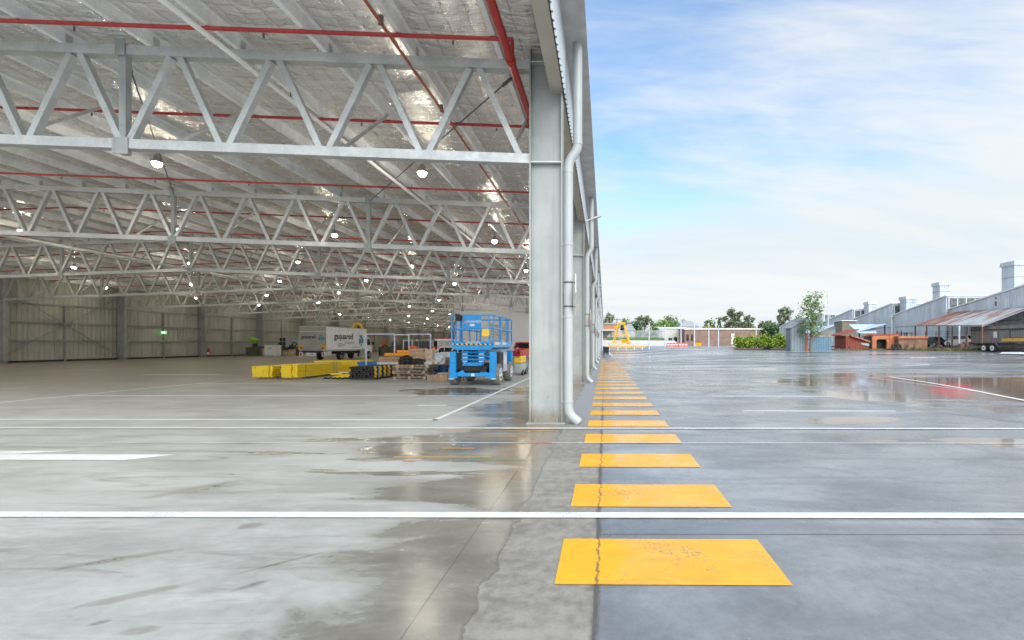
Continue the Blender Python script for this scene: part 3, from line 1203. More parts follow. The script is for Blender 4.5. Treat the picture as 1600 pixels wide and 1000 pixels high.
for i in range(NB + 1):
    yc = Y0 + BAY * i - .26 + .1
    m_ = MB(OR)
    path = [(-.545, yc, 8.46), (-.545, yc, 5.62), (-.56, yc, 5.52), (-.60, yc, 5.44), (-.67, yc, 5.34), (-.715, yc, 5.25), (-.73, yc, 5.12), (-.73, yc, .34),
            (-.715, yc, .24), (-.67, yc, .16), (-.52, yc, .03)]
    m_.tube(path, .094, 20)
    dp = wpart(m_, 'downpipe', 'pvc', smooth=True)
    m_ = MB(OR)
    for zz in (.45, 2.15, 3.6, 5.05, 5.62, 8.2):
        xx = -.545 if zz > 5.4 else -.73
        m_.tube([(xx, yc, zz - .018), (xx, yc, zz + .018)], .102, 20)
        if zz < 5: m_.box(-.86, xx, yc - .015, yc + .015, zz - .012, zz + .012)
    m_.build('pipe_bracket', M['pvc'], dp, smooth=True)

# longitudinal strut under the ridge, tie rods
m_ = MB(OR)
m_.bar((RIDGE, YR + .3, zb(RIDGE) + .02), (RIDGE, Y0 + BAY * 4, zb(RIDGE) + .02), .12, .12)
wpart(m_, 'ridge_strut', 'galv')
for a, b_ in ((-1.7, -9.8), (-9.8, -17.9), (-17.9, RIDGE)):
    for i in (0, 3):
        m_ = MB(OR)
        m_.tube([(a, Y0 + BAY * i, zt(a) - .05), (b_, Y0 + BAY * (i + 1), zt(b_) - .05)], .016, 6)
        q0, q1 = Vector((a, Y0 + BAY * i, zt(a) - .05)), Vector((b_, Y0 + BAY * (i + 1), zt(b_) - .05))
        dd = (q1 - q0).normalized()
        m_.tube([q0 + dd * .45, q0 + dd * .8], .035, 8)
        wpart(m_, 'tie_rod', 'rod')

# ------------------------------------------------------------------ services under the roof
ORD = ['first', 'second', 'third', 'fourth', 'fifth', 'sixth', 'seventh', 'eighth', 'ninth', 'tenth', 'eleventh', 'twelfth', 'thirteenth',
       'fourteenth', 'fifteenth', 'sixteenth', 'seventeenth', 'eighteenth', 'nineteenth', 'twentieth', 'twenty-first', 'twenty-second', 'twenty-third',
       'twenty-fourth', 'twenty-fifth', 'twenty-sixth', 'twenty-seventh', 'twenty-eighth', 'twenty-ninth', 'thirtieth', 'thirty-first', 'thirty-second']
ysp = [8.55, 12.0, 17.3, 22.0] + [26.7 + 4.75 * k for k in range(26)]
for k, yy in enumerate(ysp):
    if yy > YEND - 1: break
    t = thing('sprinkler_pipe', f'thin red sprinkler pipe across the ceiling, {ORD[k]} back from the open front', 'pipe', (RIDGE, yy, 7.3), 0, 'red sprinkler pipes under the roof')
    m_ = MB(tuple(t.location))
    off = .055
    m_.tube([(-1.72, yy, zt(-1.72) + off), (RIDGE, yy, zt(RIDGE) + off), (-50, yy, zt(-50) + off)], .038, 8)
    if k == 0:
        m_.tube([(-1.74, yy, zt(-1.72) + off), (-1.74, yy, 7.0)], .036, 8)
    m_.build('pipe_run', M['red_pipe'], t, smooth=True)
    m_ = MB(tuple(t.location))
    if k < 5:
        for j, xx in enumerate(PX[:14 + 3 * k]):
            m_ = MB(tuple(t.location))
            m_.box(xx - .10, xx - .04, yy - .02, yy + .02, zt(xx) + off + .02, zt(xx) + .12)
            m_.build('hanger', M['rod'], t)
            if j % 2 == 0:
                m_ = MB(tuple(t.location))
                m_.tube([(xx - .8, yy, zt(xx) + off - .03), (xx - .8, yy, zt(xx) + off - .11)], .018, 6)
                m_.build('sprinkler_head', M['rod'], t)
t = thing('fire_main_pipe', 'thick bright red fire main pipe running down beside the front column', 'pipe', (-1.74, 9, 6.9))
m_ = MB(tuple(t.location))
m_.tube([(-1.78, YR, 6.95), (-1.74, 16.5, 6.93)], .075, 14)
m_.build('pipe_run', M['red_pipe'], t, smooth=True)
m_ = MB(tuple(t.location))
for yy in (8.55, 10.9, 13.2):
    m_.tube([(-1.77, yy - .06, 6.945), (-1.77, yy + .06, 6.945)], .095, 14)
m_.build('pipe_coupling', M['red_pipe'], t, smooth=True)
t = thing('copper_pipe', 'thin rusty orange pipe running lengthwise under the foil ceiling', 'pipe', (-3.95, 9, 7.2))
m_ = MB(tuple(t.location))
m_.tube([(-3.95, YR, 7.27), (-3.95, 15.5, 7.27), (-3.95, 40, 7.27)], .03, 8)
m_.build('pipe_run', M['copper'], t, smooth=True)
m_ = MB(tuple(t.location))
for yy in (8, 11, 14, 17, 20):
    m_.box(-3.99, -3.91, yy, yy + .05, 7.24, 7.40)
m_.build('clip', M['rod'], t)
t = thing('white_pipe', 'long white pipe running lengthwise under the foil ceiling', 'pipe', (-7.25, 9, 7.2))
m_ = MB(tuple(t.location))
m_.tube([(-7.25, YR, 7.24), (-7.25, 70, 7.24)], .05, 10)
m_.build('pipe_run', M['wpipe'], t, smooth=True)
m_ = MB(tuple(t.location))
for j in range(12):
    m_.tube([(-7.25, 7.2 + 3.3 * j, 7.28), (-7.25, 7.2 + 3.3 * j, 7.6)], .012, 6)
m_.build('hanger', M['rod'], t)

# high bay lamps
XL = [-5.85, -14.35, -22.75, -31.0, -39.4, -47.6]
CN = ['first', 'second', 'third', 'fourth', 'fifth', 'sixth']
lamp0 = None
for i in range(NB):
    for j, xx in enumerate(XL):
        yy = Y0 + BAY * (i + .55)
        if xx > -19 and i >= 5: continue
        lab = f'lit round high bay lamp, {CN[j]} from the open side in the {ORD[i]} row back'
        loc = (xx, yy, zt(xx) - .30)
        if lamp0 is None:
            lamp0 = thing('high_bay_lamp', lab, 'lamp', loc, 0, 'high bay lamps under the roof')
            m_ = MB()
            m_.tube([(0, 0, -.028), (0, 0, .05), (0, 0, .10), (0, 0, .2)], [.15, .15, .10, .08], 16)
            m_.build('housing', M['lamp_body'], lamp0, smooth=True)
            m_ = MB()
            m_.tube([(0, 0, -.15), (0, 0, -.13), (0, 0, -.08), (0, 0, -.03)], [.035, .085, .115, .125], 16)
            m_.build('diffuser', M['lamp'], lamp0)
            m_ = MB()
            m_.tube([(0, 0, .2), (0, 0, .5)], .012, 6)
            m_.build('hanger', M['rod'], lamp0)
            lk = [q for q in bpy.data.objects if q.parent == lamp0]
        else:
            c = lamp0.copy()
            COL.objects.link(c)
            c.location = loc
            c['label'] = lab
            for q in lk:
                e = q.copy()
                COL.objects.link(e)
                e.parent = c

# diamond signs on the downpipes
for i in range(5):
    yy = Y0 + BAY * i - .16
    lab = ['pale diamond sign seen edge on, strapped to the nearest downpipe', 'orange diamond sign strapped to the second downpipe back',
           'orange diamond sign strapped to the third downpipe back', 'orange diamond sign strapped to the fourth downpipe back', 'orange diamond sign strapped to the fifth downpipe back'][i]
    t = thing('diamond_sign', lab, 'sign', (-.58, yy, 2.6), R(4), 'diamond signs on the downpipes')
    s_ = .42
    m_ = MB()
    m_.prism([(0, -s_), (s_, 0), (0, s_), (-s_, 0)], 'x', -.012, .0)
    m_.build('plate', M['sign_w'], t)
    m_ = MB()
    s_ = .37
    m_.prism([(0, -s_), (s_, 0), (0, s_), (-s_, 0)], 'x', .001, .004)
    m_.build('face', M['sign_w'] if i == 0 else M['sign_o'], t)
    m_ = MB()
    for zz in (-.24, .24):
        m_.tube([(-.15, 0, zz - .012), (-.15, 0, zz + .012)], .100, 16)
        m_.box(-.04, -.012, -.03, .03, zz - .012, zz + .012)
    m_.build('strap', M['rod'], t)

# small lights on the gutter
for k, (yy, lab) in enumerate(((18.6, 'small wall light bracket jutting from the gutter near the second downpipe'), (38, 'tiny wall light bracket jutting from the gutter far along the wall'))):
    t = thing('wall_light', lab, 'lamp', (-.5, yy, 6.75 if k == 0 else 6.5), R(0), 'wall lights on the outer wall')
    m_ = MB()
    m_.bar((-.30, 0, -.12), (.10, 0, .02), .04, .04)
    m_.build('arm', M['post'], t)
    m_ = MB()
    m_.bar((.06, 0, .0), (.34, 0, .10), .16, .06)
    m_.build('head', M['gutter'], t)

# exit sign and extinguisher on the left wall
t = thing('exit_sign', 'small glowing green exit sign on the far left wall', 'sign', (-50.7, 52.35, 2.95))
m_ = MB()
m_.box(-.04, 0, -.30, .30, -.13, .13)
m_.build('case', M['exitglow'], t)
mt_ = Matrix.Translation((.012, -.27, -.07)) @ Matrix.Rotation(R(90), 4, 'Z') @ Matrix.Rotation(R(90), 4, 'X')
text('lettering', 'EXIT', .2, M['exitwhite'], t, mt_)
t = thing('fire_extinguisher', 'red fire extinguisher at the foot of a left wall column', 'extinguisher', (-49.95, 57.3, 0))
m_ = MB()
m_.tube([(0, 0, 0), (0, 0, .85), (0, 0, .98), (0, 0, 1.05)], [.12, .12, .06, .05], 12)
m_.build('cylinder', M['extred'], t, smooth=True)
m_ = MB()
m_.bar((0, 0, 1.05), (0, .16, 1.12), .05, .04)
m_.tube([(0, .1, 1.08), (.12, .12, .8), (.13, .1, .4)], .02, 6)
m_.build('handle', M['black'], t)
m_ = MB()
m_.tube([(0, 0, .35), (0, 0, .6)], .123, 12)
m_.build('paper_label', M['white2'], t)


# ------------------------------------------------------------------ vehicles
def wheel(parent, x, y, r, wd, tyre='tyre', rim='chrome'):
    m_ = MB()
    n = 22
    prof = [(-wd / 2, r * .62), (-wd / 2, r * .93), (-wd * .36, r), (wd * .36, r), (wd / 2, r * .93), (wd / 2, r * .62)]
    m_.tube([(x + a, y, r) for a, _ in prof], [b_ for _, b_ in prof], n)
    t_ = m_.build('wheel', M[tyre], parent, smooth=True)
    sd_ = 1 if x > 0 else -1
    m_ = MB()
    xo = x + sd_ * wd * .5
    m_.tube([(xo - sd_ * .02, y, r), (xo + sd_ * .006, y, r)], r * .60, 18)
    m_.tube([(xo + sd_ * .006, y, r), (xo + sd_ * .03, y, r)], r * .16, 10)
    m_.build('rim', M[rim], t_)
    m_ = MB()
    for k in range(5):
        a = 2 * math.pi * k / 5 + .3
        c = Vector((xo + sd_ * .008, y + math.cos(a) * r * .37, r + math.sin(a) * r * .37))
        m_.tube([c, c + Vector((sd_ * .004, 0, 0))], r * .13, 8)
    m_.build('rim_gap', M['dark'], t_)
    return t_


def make_car(name, label, cat, loc, rz, L, Wd, body, cabin, H0, H1, paint, group=None, wr=.32):
    """car along local +Y (front). body: list of (y, z) lower outline top edge, cabin: (y0 rear base, y1 rear top, y2 front top, y3 front base)"""
    t = thing(name, label, cat, loc, rz, group)
    hw = Wd / 2
    m_ = MB()
    low = .22
    poly = [(-L / 2 + .05, low), (L / 2 - .12, low)] + list(reversed(body))
    i0 = [(-hw, a, b_) for a, b_ in poly]
    # sides tuck in a little towards the top
    def sec(s):
        return [(s * (hw - (.06 if b_ > .5 else .02)), a, b_) for a, b_ in poly]
    m_.loft(sec(-1), sec(1))
    bo = m_.build('body', M[paint], t, bevel=.05, smooth=True)
    y0_, y1_, y2_, y3_ = cabin
    m_ = MB()
    a = [(-hw + .08, y0_, H0 - .02), (hw - .08, y0_, H0 - .02), (hw - .08, y3_, H0 - .02), (-hw + .08, y3_, H0 - .02)]
    b_ = [(-hw + .24, y1_, H1), (hw - .24, y1_, H1), (hw - .24, y2_, H1), (-hw + .24, y2_, H1)]
    m_.loft(a, b_)
    m_.build('cabin', M[paint], t, bevel=.05, smooth=True)
    def q(u, v, s, o=.008):
        # point on the cabin side: u along y (0 rear..1 front), v height
        yb_ = y0_ + (y3_ - y0_) * u
        yt = y1_ + (y2_ - y1_) * u
        xb__ = hw - .08
        xt = hw - .24
        return (s * (xb__ + (xt - xb__) * v + o), yb_ + (yt - yb_) * v, H0 + (H1 - H0) * v)
    for s in (-1, 1):
        for u0, u1 in ((.05, .47), (.52, .93)):
            m_ = MB()
            m_.face(q(u0, .14, s), q(u1, .14, s), q(u1, .86, s), q(u0, .86, s))
            m_.build('side_window', M['glass'], t)
    def e(u, v, fr, o=.01):
        yb_, yt = (y3_, y2_) if fr else (y0_, y1_)
        x = (hw - .08) + (-.16) * v
        sgn = 1 if fr else -1
        return (x * u, yb_ + (yt - yb_) * v + sgn * o, H0 + (H1 - H0) * v + o)
    for fr in (0, 1):
        m_ = MB()
        m_.face(e(-.88, .12, fr), e(.88, .12, fr), e(.88, .88, fr), e(-.88, .88, fr))
        m_.build('windscreen' if fr else 'rear_window', M['glass'], t)
    for yy in (-L * .30, L * .31):
        for s in (-1, 1):
            wheel(t, s * (hw - .10), yy, wr, .22)
    for s in (-1, 1):
        m_ = MB()
        m_.box(s * hw * .78 - .16, s * hw * .78 + .16, -L / 2 - .015, -L / 2 + .06, body[0][1] - .28, body[0][1] - .06)
        m_.build('tail_light', M['redlens'], t)
        m_ = MB()
        m_.box(s * hw * .74 - .18, s * hw * .74 + .18, L / 2 - .08, L / 2 + .012, body[-1][1] - .2, body[-1][1] - .04)
        m_.build('headlight', M['chrome'], t)
        m_ = MB()
        m_.box(s * (hw + .09) - .09, s * (hw + .09) + .09, y3_ - .35, y3_ - .25, H0 + .02, H0 + .17)
        m_.build('mirror', M[paint], t)
    m_ = MB()
    m_.box(-hw * .95, hw * .95, -L / 2 - .03, -L / 2 + .05, .28, .46)
    m_.build('bumper', M['dark'], t)
    return t


CARB = lambda L, h1, h2, hn: [(-L / 2, h1 - .25), (-L / 2 + .08, h1), (-L * .1, h1), (L * .22, h2), (L / 2 - .3, hn), (L / 2, hn - .22)]

# box truck
t = thing('box_truck', 'white box truck with black and teal lettering parked at the back of the hall', 'truck', (-28.25, 44, 0))
m_ = MB()
m_.box(-1.28, 1.28, .02, 7.5, .98, 3.36)
m_.build('cargo_box', M['white'], t, bevel=.03)
m_ = MB()
m_.box(-1.30, 1.30, .0, .018, 2.86, 3.34)
m_.box(-1.30, 1.30, -.05, .018, 1.05, 2.83)
tg = m_.build('tailgate', M['greytail'], t)
m_ = MB()
m_.box(-1.02, 1.02, -.10, -.052, .98, 1.22)
m_.build('tail_lift', M['galv_dk'], t)
m_ = MB()
m_.box(1.281, 1.30, .02, 7.5, .92, 1.08)
m_.box(-1.30, -1.281, .02, 7.5, .92, 1.08)
m_.box(1.281, 1.295, .02, 7.5, 3.30, 3.37)
m_.build('side_rail', M['galv'], t)
m_ = MB()
m_.box(-.45, .45, .1, 8.9, .62, .9)
for yy in (.2, 4.2): m_.box(-1.15, 1.15, yy, yy + .4, .82, .96)
m_.box(.75, 1.2, 2.6, 3.3, .42, .85)
m_.build('chassis', M['dark'], t)
m_ = MB()
m_.box(-.62, .36, -.06, -.02, .48, .78)
m_.build('rear_step', M['white2'], t)
m_ = MB()
m_.box(-.20, .16, -.075, -.062, .56, .72)
m_.build('number_plate', M['white2'], t)
m_ = MB()
for q in range(2): m_.box(-.15 + .15 * q, -.04 + .15 * q, -.082, -.0755, .62, .70)
m_.build('plate_lettering', M['ink'], t)
for s in (-1, 1):
    m_ = MB()
    m_.box(s * 1.12 - .18, s * 1.12 + .18, -.10, -.052, 1.08, 1.46)
    l_ = m_.build('tail_light', M['amber'], t)
    m_ = MB()
    m_.box(s * 1.06 - .10, s * 1.06 + .10, -.112, -.102, 1.18, 1.34)
    m_.build('red_lens', M['redlens'], l_)
    m_ = MB()
    m_.box(s * 1.08 - .16, s * 1.08 + .16, -.09, -.04, .42, .86)
    f_ = m_.build('mud_flap_frame', M['white2'], t)
    m_ = MB()
    m_.box(s * 1.08 - .07, s * 1.08 + .07, -.098, -.092, .48, .82)
    m_.build('reflector', M['redlens'], f_)
m_ = MB()
m_.box(1.02, 1.29, .05, .9, .5, .90)
m_.build('tool_box', M['white2'], t)
for yy in (1.9 + .9, 8.4):
    for s in (-1, 1): wheel(t, s * 1.02, yy, .42, .3)
m_ = MB()
prof = [(7.62, .6), (9.25, .6), (9.35, 1.2), (9.1, 1.62), (8.75, 2.35), (7.62, 2.42)]
m_.loft([(-1.0, a, b_) for a, b_ in prof], [(1.0, a, b_) for a, b_ in prof])
cb = m_.build('cab', M['white'], t, bevel=.05, smooth=True)
m_ = MB()
m_.face((1.012, 7.85, 1.5), (1.012, 8.98, 1.5), (1.012, 8.68, 2.22), (1.012, 7.85, 2.25))
m_.face((-1.012, 7.85, 1.5), (-1.012, 8.98, 1.5), (-1.012, 8.68, 2.22), (-1.012, 7.85, 2.25))
m_.build('window', M['glass'], cb)
m_ = MB()
m_.tube([(1.0, 8.9, 1.75), (1.3, 8.9, 1.85)], .02, 6)
m_.box(1.24, 1.42, 8.86, 8.92, 1.55, 1.9)
m_.build('mirror', M['dark'], cb)
MS = Matrix.Translation((1.285, 1.35, 2.15)) @ Matrix.Rotation(R(90), 4, 'Z') @ Matrix.Rotation(R(90), 4, 'X')
def grp_text(mtx0, sc, par, nm1):
    text('lettering', 'gsquared', .84 * sc[0], M['ink'], par, mtx0 @ Matrix.Diagonal((sc[1], 1, 1, 1)), bold=.022)
    text('lettering', 'projects', .52 * sc[0], M['greyink'], par, mtx0 @ Matrix.Translation((1.55 * sc[2], -.50 * sc[0], 0)) @ Matrix.Diagonal((sc[1] * .92, 1, 1, 1)))
# side: text runs from front... the side faces +X, text reads along +Y
grp_text(MS, (1.0, 1.12, 1.18), t, 's')
rnd = random.Random(5)
def blot(par, fx, n, sx, sz):
    m_ = MB()
    pts_ = [(-.25, .62), (.16, .60), (-.3, .18), (.02, .22), (.35, .15), (-.42, -.05), (-.12, -.02), (.22, -.04), (.45, -.08), (-.35, -.3), (-.08, -.26), (.16, -.45), (.38, -.36), (-.38, -.5), (.02, -.8), (.2, .35), (-.1, .42)]
    for a, b_ in pts_[:n]:
        r_ = .10 + .06 * rnd.random()
        ps = []
        for k in range(7):
            an = k * 2 * math.pi / 7
            ps.append(fx(a * sx + math.cos(an) * r_ * sx * (.8 + .5 * rnd.random()), b_ * sz + math.sin(an) * r_ * sz * 1.4))
        m_.face(*ps)
    return m_.build('teal_emblem', M['teal'], par, fix=False)
blot(t, lambda a, b_: (1.287, 6.35 + a, 2.10 + b_), 17, .85, .72)
MR = Matrix.Translation((-1.05, -.055, 2.18)) @ Matrix.Rotation(R(90), 4, 'X')
text('lettering', 'gsquared', .44, M['ink'], t, MR @ Matrix.Diagonal((.84, 1, 1, 1)), bold=.013)
text('lettering', 'projects', .24, M['greyink'], t, MR @ Matrix.Translation((.80, -.24, 0)) @ Matrix.Diagonal((.8, 1, 1, 1)))
blot(t, lambda a, b_: (.90 + a, -.058, 2.22 + b_), 15, .55, .36)
m_ = MB()
m_.box(-.75, .48, -.058, -.0525, 1.78, 1.82)
m_.box(-.85, .0, -.058, -.0525, 1.34, 1.44)
m_.build('small_print', M['greyink'], t)
m_ = MB()
for k, (zz, ll) in enumerate(((1.62, .9), (1.48, 1.25), (1.32, .7))):
    m_.box(1.281, 1.286, 1.95, 1.95 + ll, zz, zz + .07)
m_.box(1.281, 1.286, 4.5, 6.1, 1.28, 1.33)
m_.build('small_print', M['greyink'], t)
# yellow arch behind the truck
t = thing('hose_reel', 'yellow ring showing just above the roof of the box truck', 'reel', P(559, 513, 56))
m_ = MB()
m_.tube([(math.cos(a) * .55, 0, math.sin(a) * .55 - .1) for a in [math.pi * 2 * k / 20 for k in range(21)]], .16, 8)
m_.build('ring', M['hi'], t, smooth=True)
m_ = MB()
m_.box(-.08, .08, .1, .25, -3.6, .1)
m_.build('stand', M['dark'], t)
t.location.z = 3.7

# silver van with open doors, red car, white car, red van, buggy
vt = thing('parked_van', 'silver beige van with its rear doors open behind the pallets', 'van', (-15.95, 40.0, 0), R(-6))
m_ = MB()
prof = [(0, .35), (4.9, .35), (5.0, 1.0), (4.5, 1.25), (3.8, 1.95), (3.4, 2.02), (.15, 2.05), (0, 1.9)]
m_.loft([(-.95 + (.12 if b_ > 1.2 else 0), a, b_) for a, b_ in prof], [(.95 - (.12 if b_ > 1.2 else 0), a, b_) for a, b_ in prof])
m_.build('body', M['silver'], vt, bevel=.06, smooth=True)
m_ = MB()
m_.box(-.42, .78, -.02, -.004, .62, 1.88)
m_.build('rear_opening', M['glass'], vt)
m_ = MB()
m_.box(-.80, -.46, -.02, -.004, 1.2, 1.85)
m_.build('rear_window', M['glass'], vt)
m_ = MB()
m_.box(-.9, .9, -.06, -.006, .36, .56)
m_.build('bumper', M['dark'], vt)
for s in (-1, 1):
    m_ = MB()
    m_.bar((s * .97, -.02, 1.25), (s * 1.62, -.5, 1.25), .06, 1.5)
    d_ = m_.build('rear_door', M['silver'], vt)
    m_ = MB()
    dv = Vector((s * .65, -.48, 0)).normalized()
    nv = Vector((-dv.y, dv.x, 0)) * .034 * (-1 if s > 0 else 1)
    if nv.y > 0: nv = -nv
    a = Vector((s * .97, -.02, 0)) + dv * .1 + nv
    b_ = Vector((s * .97, -.02, 0)) + dv * .72 + nv
    m_.face((a.x, a.y, .75), (b_.x, b_.y, .75), (b_.x, b_.y, 1.9), (a.x, a.y, 1.9))
    m_.build('door_lining', M['glass'], d_)
    for yy in (.9, 4.0): wheel(vt, s * .86, yy, .34, .22)
    m_ = MB()
    m_.box(s * .88 - .07, s * .88 + .07, -.03, .0, .8, 1.3)
    m_.build('tail_light', M['redlens'], vt)
make_car('parked_car', 'dark red car half hidden behind the pallet stack', 'car', (-13.9, 37.5, 0), R(95), 4.3, 1.75,
         CARB(4.3, .98, .98, .86), (-1.5, -1.1, .5, 1.1), .95, 1.42, 'redcar')
make_car('parked_car', 'white car showing its roof behind the blue lift', 'car', (-11.2, 33.5, 0), R(80), 4.2, 1.75,
         CARB(4.2, .98, .95, .82), (-1.9, -1.4, .6, 1.3), .92, 1.45, 'white')
make_car('parked_van', 'bright orange red van parked beside the front column', 'van', (-8.05, 52.5, 0), R(-90), 4.9, 1.85,
         [(-2.45, .8), (-2.40, 1.08), (-.6, 1.08), (1.5, 1.02), (2.2, .9), (2.45, .7)], (-2.38, -2.1, .9, 1.75), 1.05, 1.86, 'redvan', None, .34)
bt = thing('golf_buggy', 'red buggy with a flat white canopy behind the blue lift', 'buggy', (-9.95, 29.5, 0), R(8))
m_ = MB()
pr_ = [(-1.2, .3), (1.2, .3), (1.25, .75), (.7, .85), (.5, .5), (-.3, .5), (-.4, .9), (-1.2, .9)]
m_.loft([(-.6, a, b_) for a, b_ in pr_], [(.6, a, b_) for a, b_ in pr_])
m_.build('body', M['redcar'], bt, bevel=.04)
m_ = MB()
m_.box(-.72, .72, -1.25, 1.0, 1.83, 1.92)
cn = m_.build('canopy', M['white'], bt, bevel=.03)
m_ = MB()
m_.box(-.74, .74, -1.27, 1.02, 1.925, 1.96)
m_.build('canopy_trim', M['redvan'], cn)
for a in (-1.1, .75):
    for s in (-1, 1):
        m_ = MB()
        m_.tube([(s * .58, a, .8), (s * .6, a, 1.83)], .025, 6)
        m_.build('post', M['white2'], bt)
        wheel(bt, s * .55, a * .85, .24, .18)
m_ = MB()
m_.box(-.5, .5, -.4, .1, .62, .75)
m_.box(-.5, .5, -.5, -.38, .75, 1.2)
m_.build('seat', M['black'], bt)

# ------------------------------------------------------------------ scissor lift
t = thing('scissor_lift', 'bright blue rough terrain scissor lift with railed platform and hazard stripe', 'lift', (-5.1, 17.55, 0))
BL = M['blue']
hw = .88
# chassis
m_ = MB()
m_.box(-.55, .55, .25, 3.2, .42, .78)
m_.build('chassis', M['dark'], t)
m_ = MB()
m_.prism([(-hw, .30), (-.62, .30), (-.62, .36), (.62, .36), (.62, .30), (hw, .30), (hw, .44), (.55, .52), (.36, .62), (.30, .50), (-.30, .50), (-.36, .62), (-.55, .52), (-hw, .44)], 'y', -.02, .10)
m_.build('front_frame', BL, t, bevel=.01)
for yy in (0, 3.05):
    for s in (-1, 1):
        m_ = MB()
        m_.box(s * (hw - .115) - .115, s * (hw - .115) + .115, yy + .0 - (.015 if yy == 0 else 0), yy + .22, .40 if yy == 0 else .62, 1.32)
        m_.build('outrigger', BL, t, bevel=.012)
        if yy == 0:
            m_ = MB()
            m_.prism([(s * (hw - .22), .44), (s * hw, .44), (s * hw, .30), (s * (hw - .34), .30)], 'y', -.06, -.021)
            m_.build('gusset', BL, t)
            m_ = MB()
            m_.tube([(s * (hw - .08), -.05, .255), (s * (hw - .08), -.05, .30)], .13, 12)
            m_.build('jack_pad', M['galv'], t)
for yy in (.48, 2.55):
    for s in (-1, 1):
        wt_ = wheel(t, s * (hw - .05), yy, .42, .30, 'dusty', 'white2')
m_ = MB()
m_.box(-.34, .34, -.05, .1, .56, .74)
m_.build('oil_cooler', M['black'], t, bevel=.02)
m_ = MB()
m_.tube([(.42, -.04, .66), (.42, .14, .66)], .13, 14)
m_.tube([(.30, -.02, .62), (.42, -.06, .80), (.50, .0, .60)], .035, 8)
m_.build('hydraulic_motor', M['black'], t)
m_ = MB()
m_.box(-.40, .40, .04, .16, .76, .90)
m_.box(-.36, -.24, -.03, .1, .78, .92)
m_.box(.24, .36, -.03, .1, .78, .92)
m_.build('cross_member', BL, t, bevel=.01)
m_ = MB()
for k in range(3):
    z_ = .96 + .14 * k
    for s in (-1, 1):
        m_.bar((s * .34, .12, z_ + .05), (s * .34, 3.1, z_ + .07 + (.04 if k % 2 else -.03)), .09, .095)
        m_.bar((s * .24, .2, z_ + .12), (s * .24, 3.1, z_), .07, .09)
        m_.tube([(s * .20, .13, z_ + .05), (s * .44, .13, z_ + .05)], .058, 12)
    m_.tube([(-.22, .13, z_ + .05), (.22, .13, z_ + .05)], .035, 8)
m_.build('scissor_arms', BL, t)
m_ = MB()
for k in range(3):
    z_ = .96 + .14 * k
    for s in (-1, 1):
        m_.tube([(s * .445, .13, z_ + .05), (s * .452, .13, z_ + .05)], .04, 10)
        m_.box(s * .32 - .10, s * .32 + .10, .068, .072, z_ - .035, z_ + .0)
m_.build('pivot_pin', M['galv'], t)
# side bodies: engine and battery boxes
for s in (-1, 1):
    m_ = MB()
    m_.box(s * .70 - .14, s * .70 + .14, .62 + .30, 1.55, .46, 1.28)
    m_.build('engine_box', M['dark'], t, bevel=.015)
    m_ = MB()
    m_.box(s * .72 - .15, s * .72 + .15, 1.58, 2.15, .46, 1.26)
    m_.build('control_box', pm('lilac_grey', (.50, .53, .66), .4), t, bevel=.015)
    m_ = MB()
    m_.box(s * .872 - .004, s * .872 + .004, 1.7, 1.95, .75, 1.12)
    m_.build('panel_sticker', M['white2'], t)
m_ = MB()
m_.box(-.74, -.42, .16, .9, .62, 1.28)
m_.build('engine_box', M['black'], t)
m_ = MB()
m_.box(-.05, .08, -.028, -.021, .37, .47)
m_.build('number_sticker', M['white2'], t)
# platform deck
m_ = MB()
m_.prism([(-.66, 1.38), (.66, 1.38), (.80, 1.48), (.80, 1.56), (-.80, 1.56), (-.80, 1.48)], 'y', .0, 3.45)
m_.build('deck', BL, t, bevel=.008)
m_ = MB()
m_.box(-.80, .80, -.006, .02, 1.56, 1.72)
m_.box(-.80, .80, 3.42, 3.45, 1.56, 1.72)
m_.build('toe_board', BL, t)
for s in (-1, 1):
    m_ = MB()
    m_.box(s * .79 - .012, s * .79 + .012, .03, 3.41, 1.49, 1.72)
    m_.build('toe_board', M['blue2'], t)
m_ = MB()
x0 = -.79
k = 0
while x0 < .76:
    m_.face((x0, -.0105, 1.575), (x0 + .09, -.0105, 1.575), (x0 + .05, -.0105, 1.622), (x0 - .04, -.0105, 1.622))
    x0 += .18
m_.build('hazard_stripe', M['hi'], t)
m_ = MB()
m_.box(-.80, .80, -.0095, -.0065, 1.57, 1.627)
m_.build('hazard_band', M['black'], t)


def railrun(y0_, y1_, xs_, name='guardrail'):
    pass


rz_ = (1.78, 2.20, 2.72)
for nm, a, b_ in (('guardrail', (-.80, .0), (.80, .0)), ('guardrail', (.80, 3.42), (-.80, 3.42)), ('guardrail', (.80, .0), (.80, 3.42)), ('guardrail', (-.80, .0), (-.80, 3.42))):
    m_ = MB()
    for z_ in rz_[1:]:
        m_.bar((a[0], a[1], z_), (b_[0], b_[1], z_), .05, .055)
    n_ = 3 if abs(a[1] - b_[1]) > 1 else 1
    fr = [0, 1] if n_ == 1 else [0, .3, .36, .68, 1]
    if n_ == 1: fr = [0, .10, .90, 1]
    else: fr = [.3, .36, .68]
    for f_ in fr:
        xx, yy = a[0] + (b_[0] - a[0]) * f_, a[1] + (b_[1] - a[1]) * f_
        m_.box(xx - .026, xx + .026, yy - .026, yy + .026, 1.56, 2.72)
    m_.build(nm, BL if abs(a[1] - b_[1]) < 1 else M['blue2'] if False else BL, t)
m_ = MB()
m_.box(.803, .815, .0, 3.42, 2.70, 2.755)
m_.box(.828, .834, .0, 3.42, 2.20, 2.235)
m_.build('rail_highlight', M['blue2'], t)
m_ = MB()
m_.box(-.36, .34, -.045, -.03, 2.22, 2.70)
sp = m_.build('name_panel', BL, t)
text('lettering', 'ANNAMEX', .135, M['white2'], sp, Matrix.Translation((-.20, -.048, 2.43)) @ Matrix.Rotation(R(90), 4, 'X') @ Matrix.Diagonal((.82, 1, 1, 1)), .002, 'LEFT', .3)
m_ = MB()
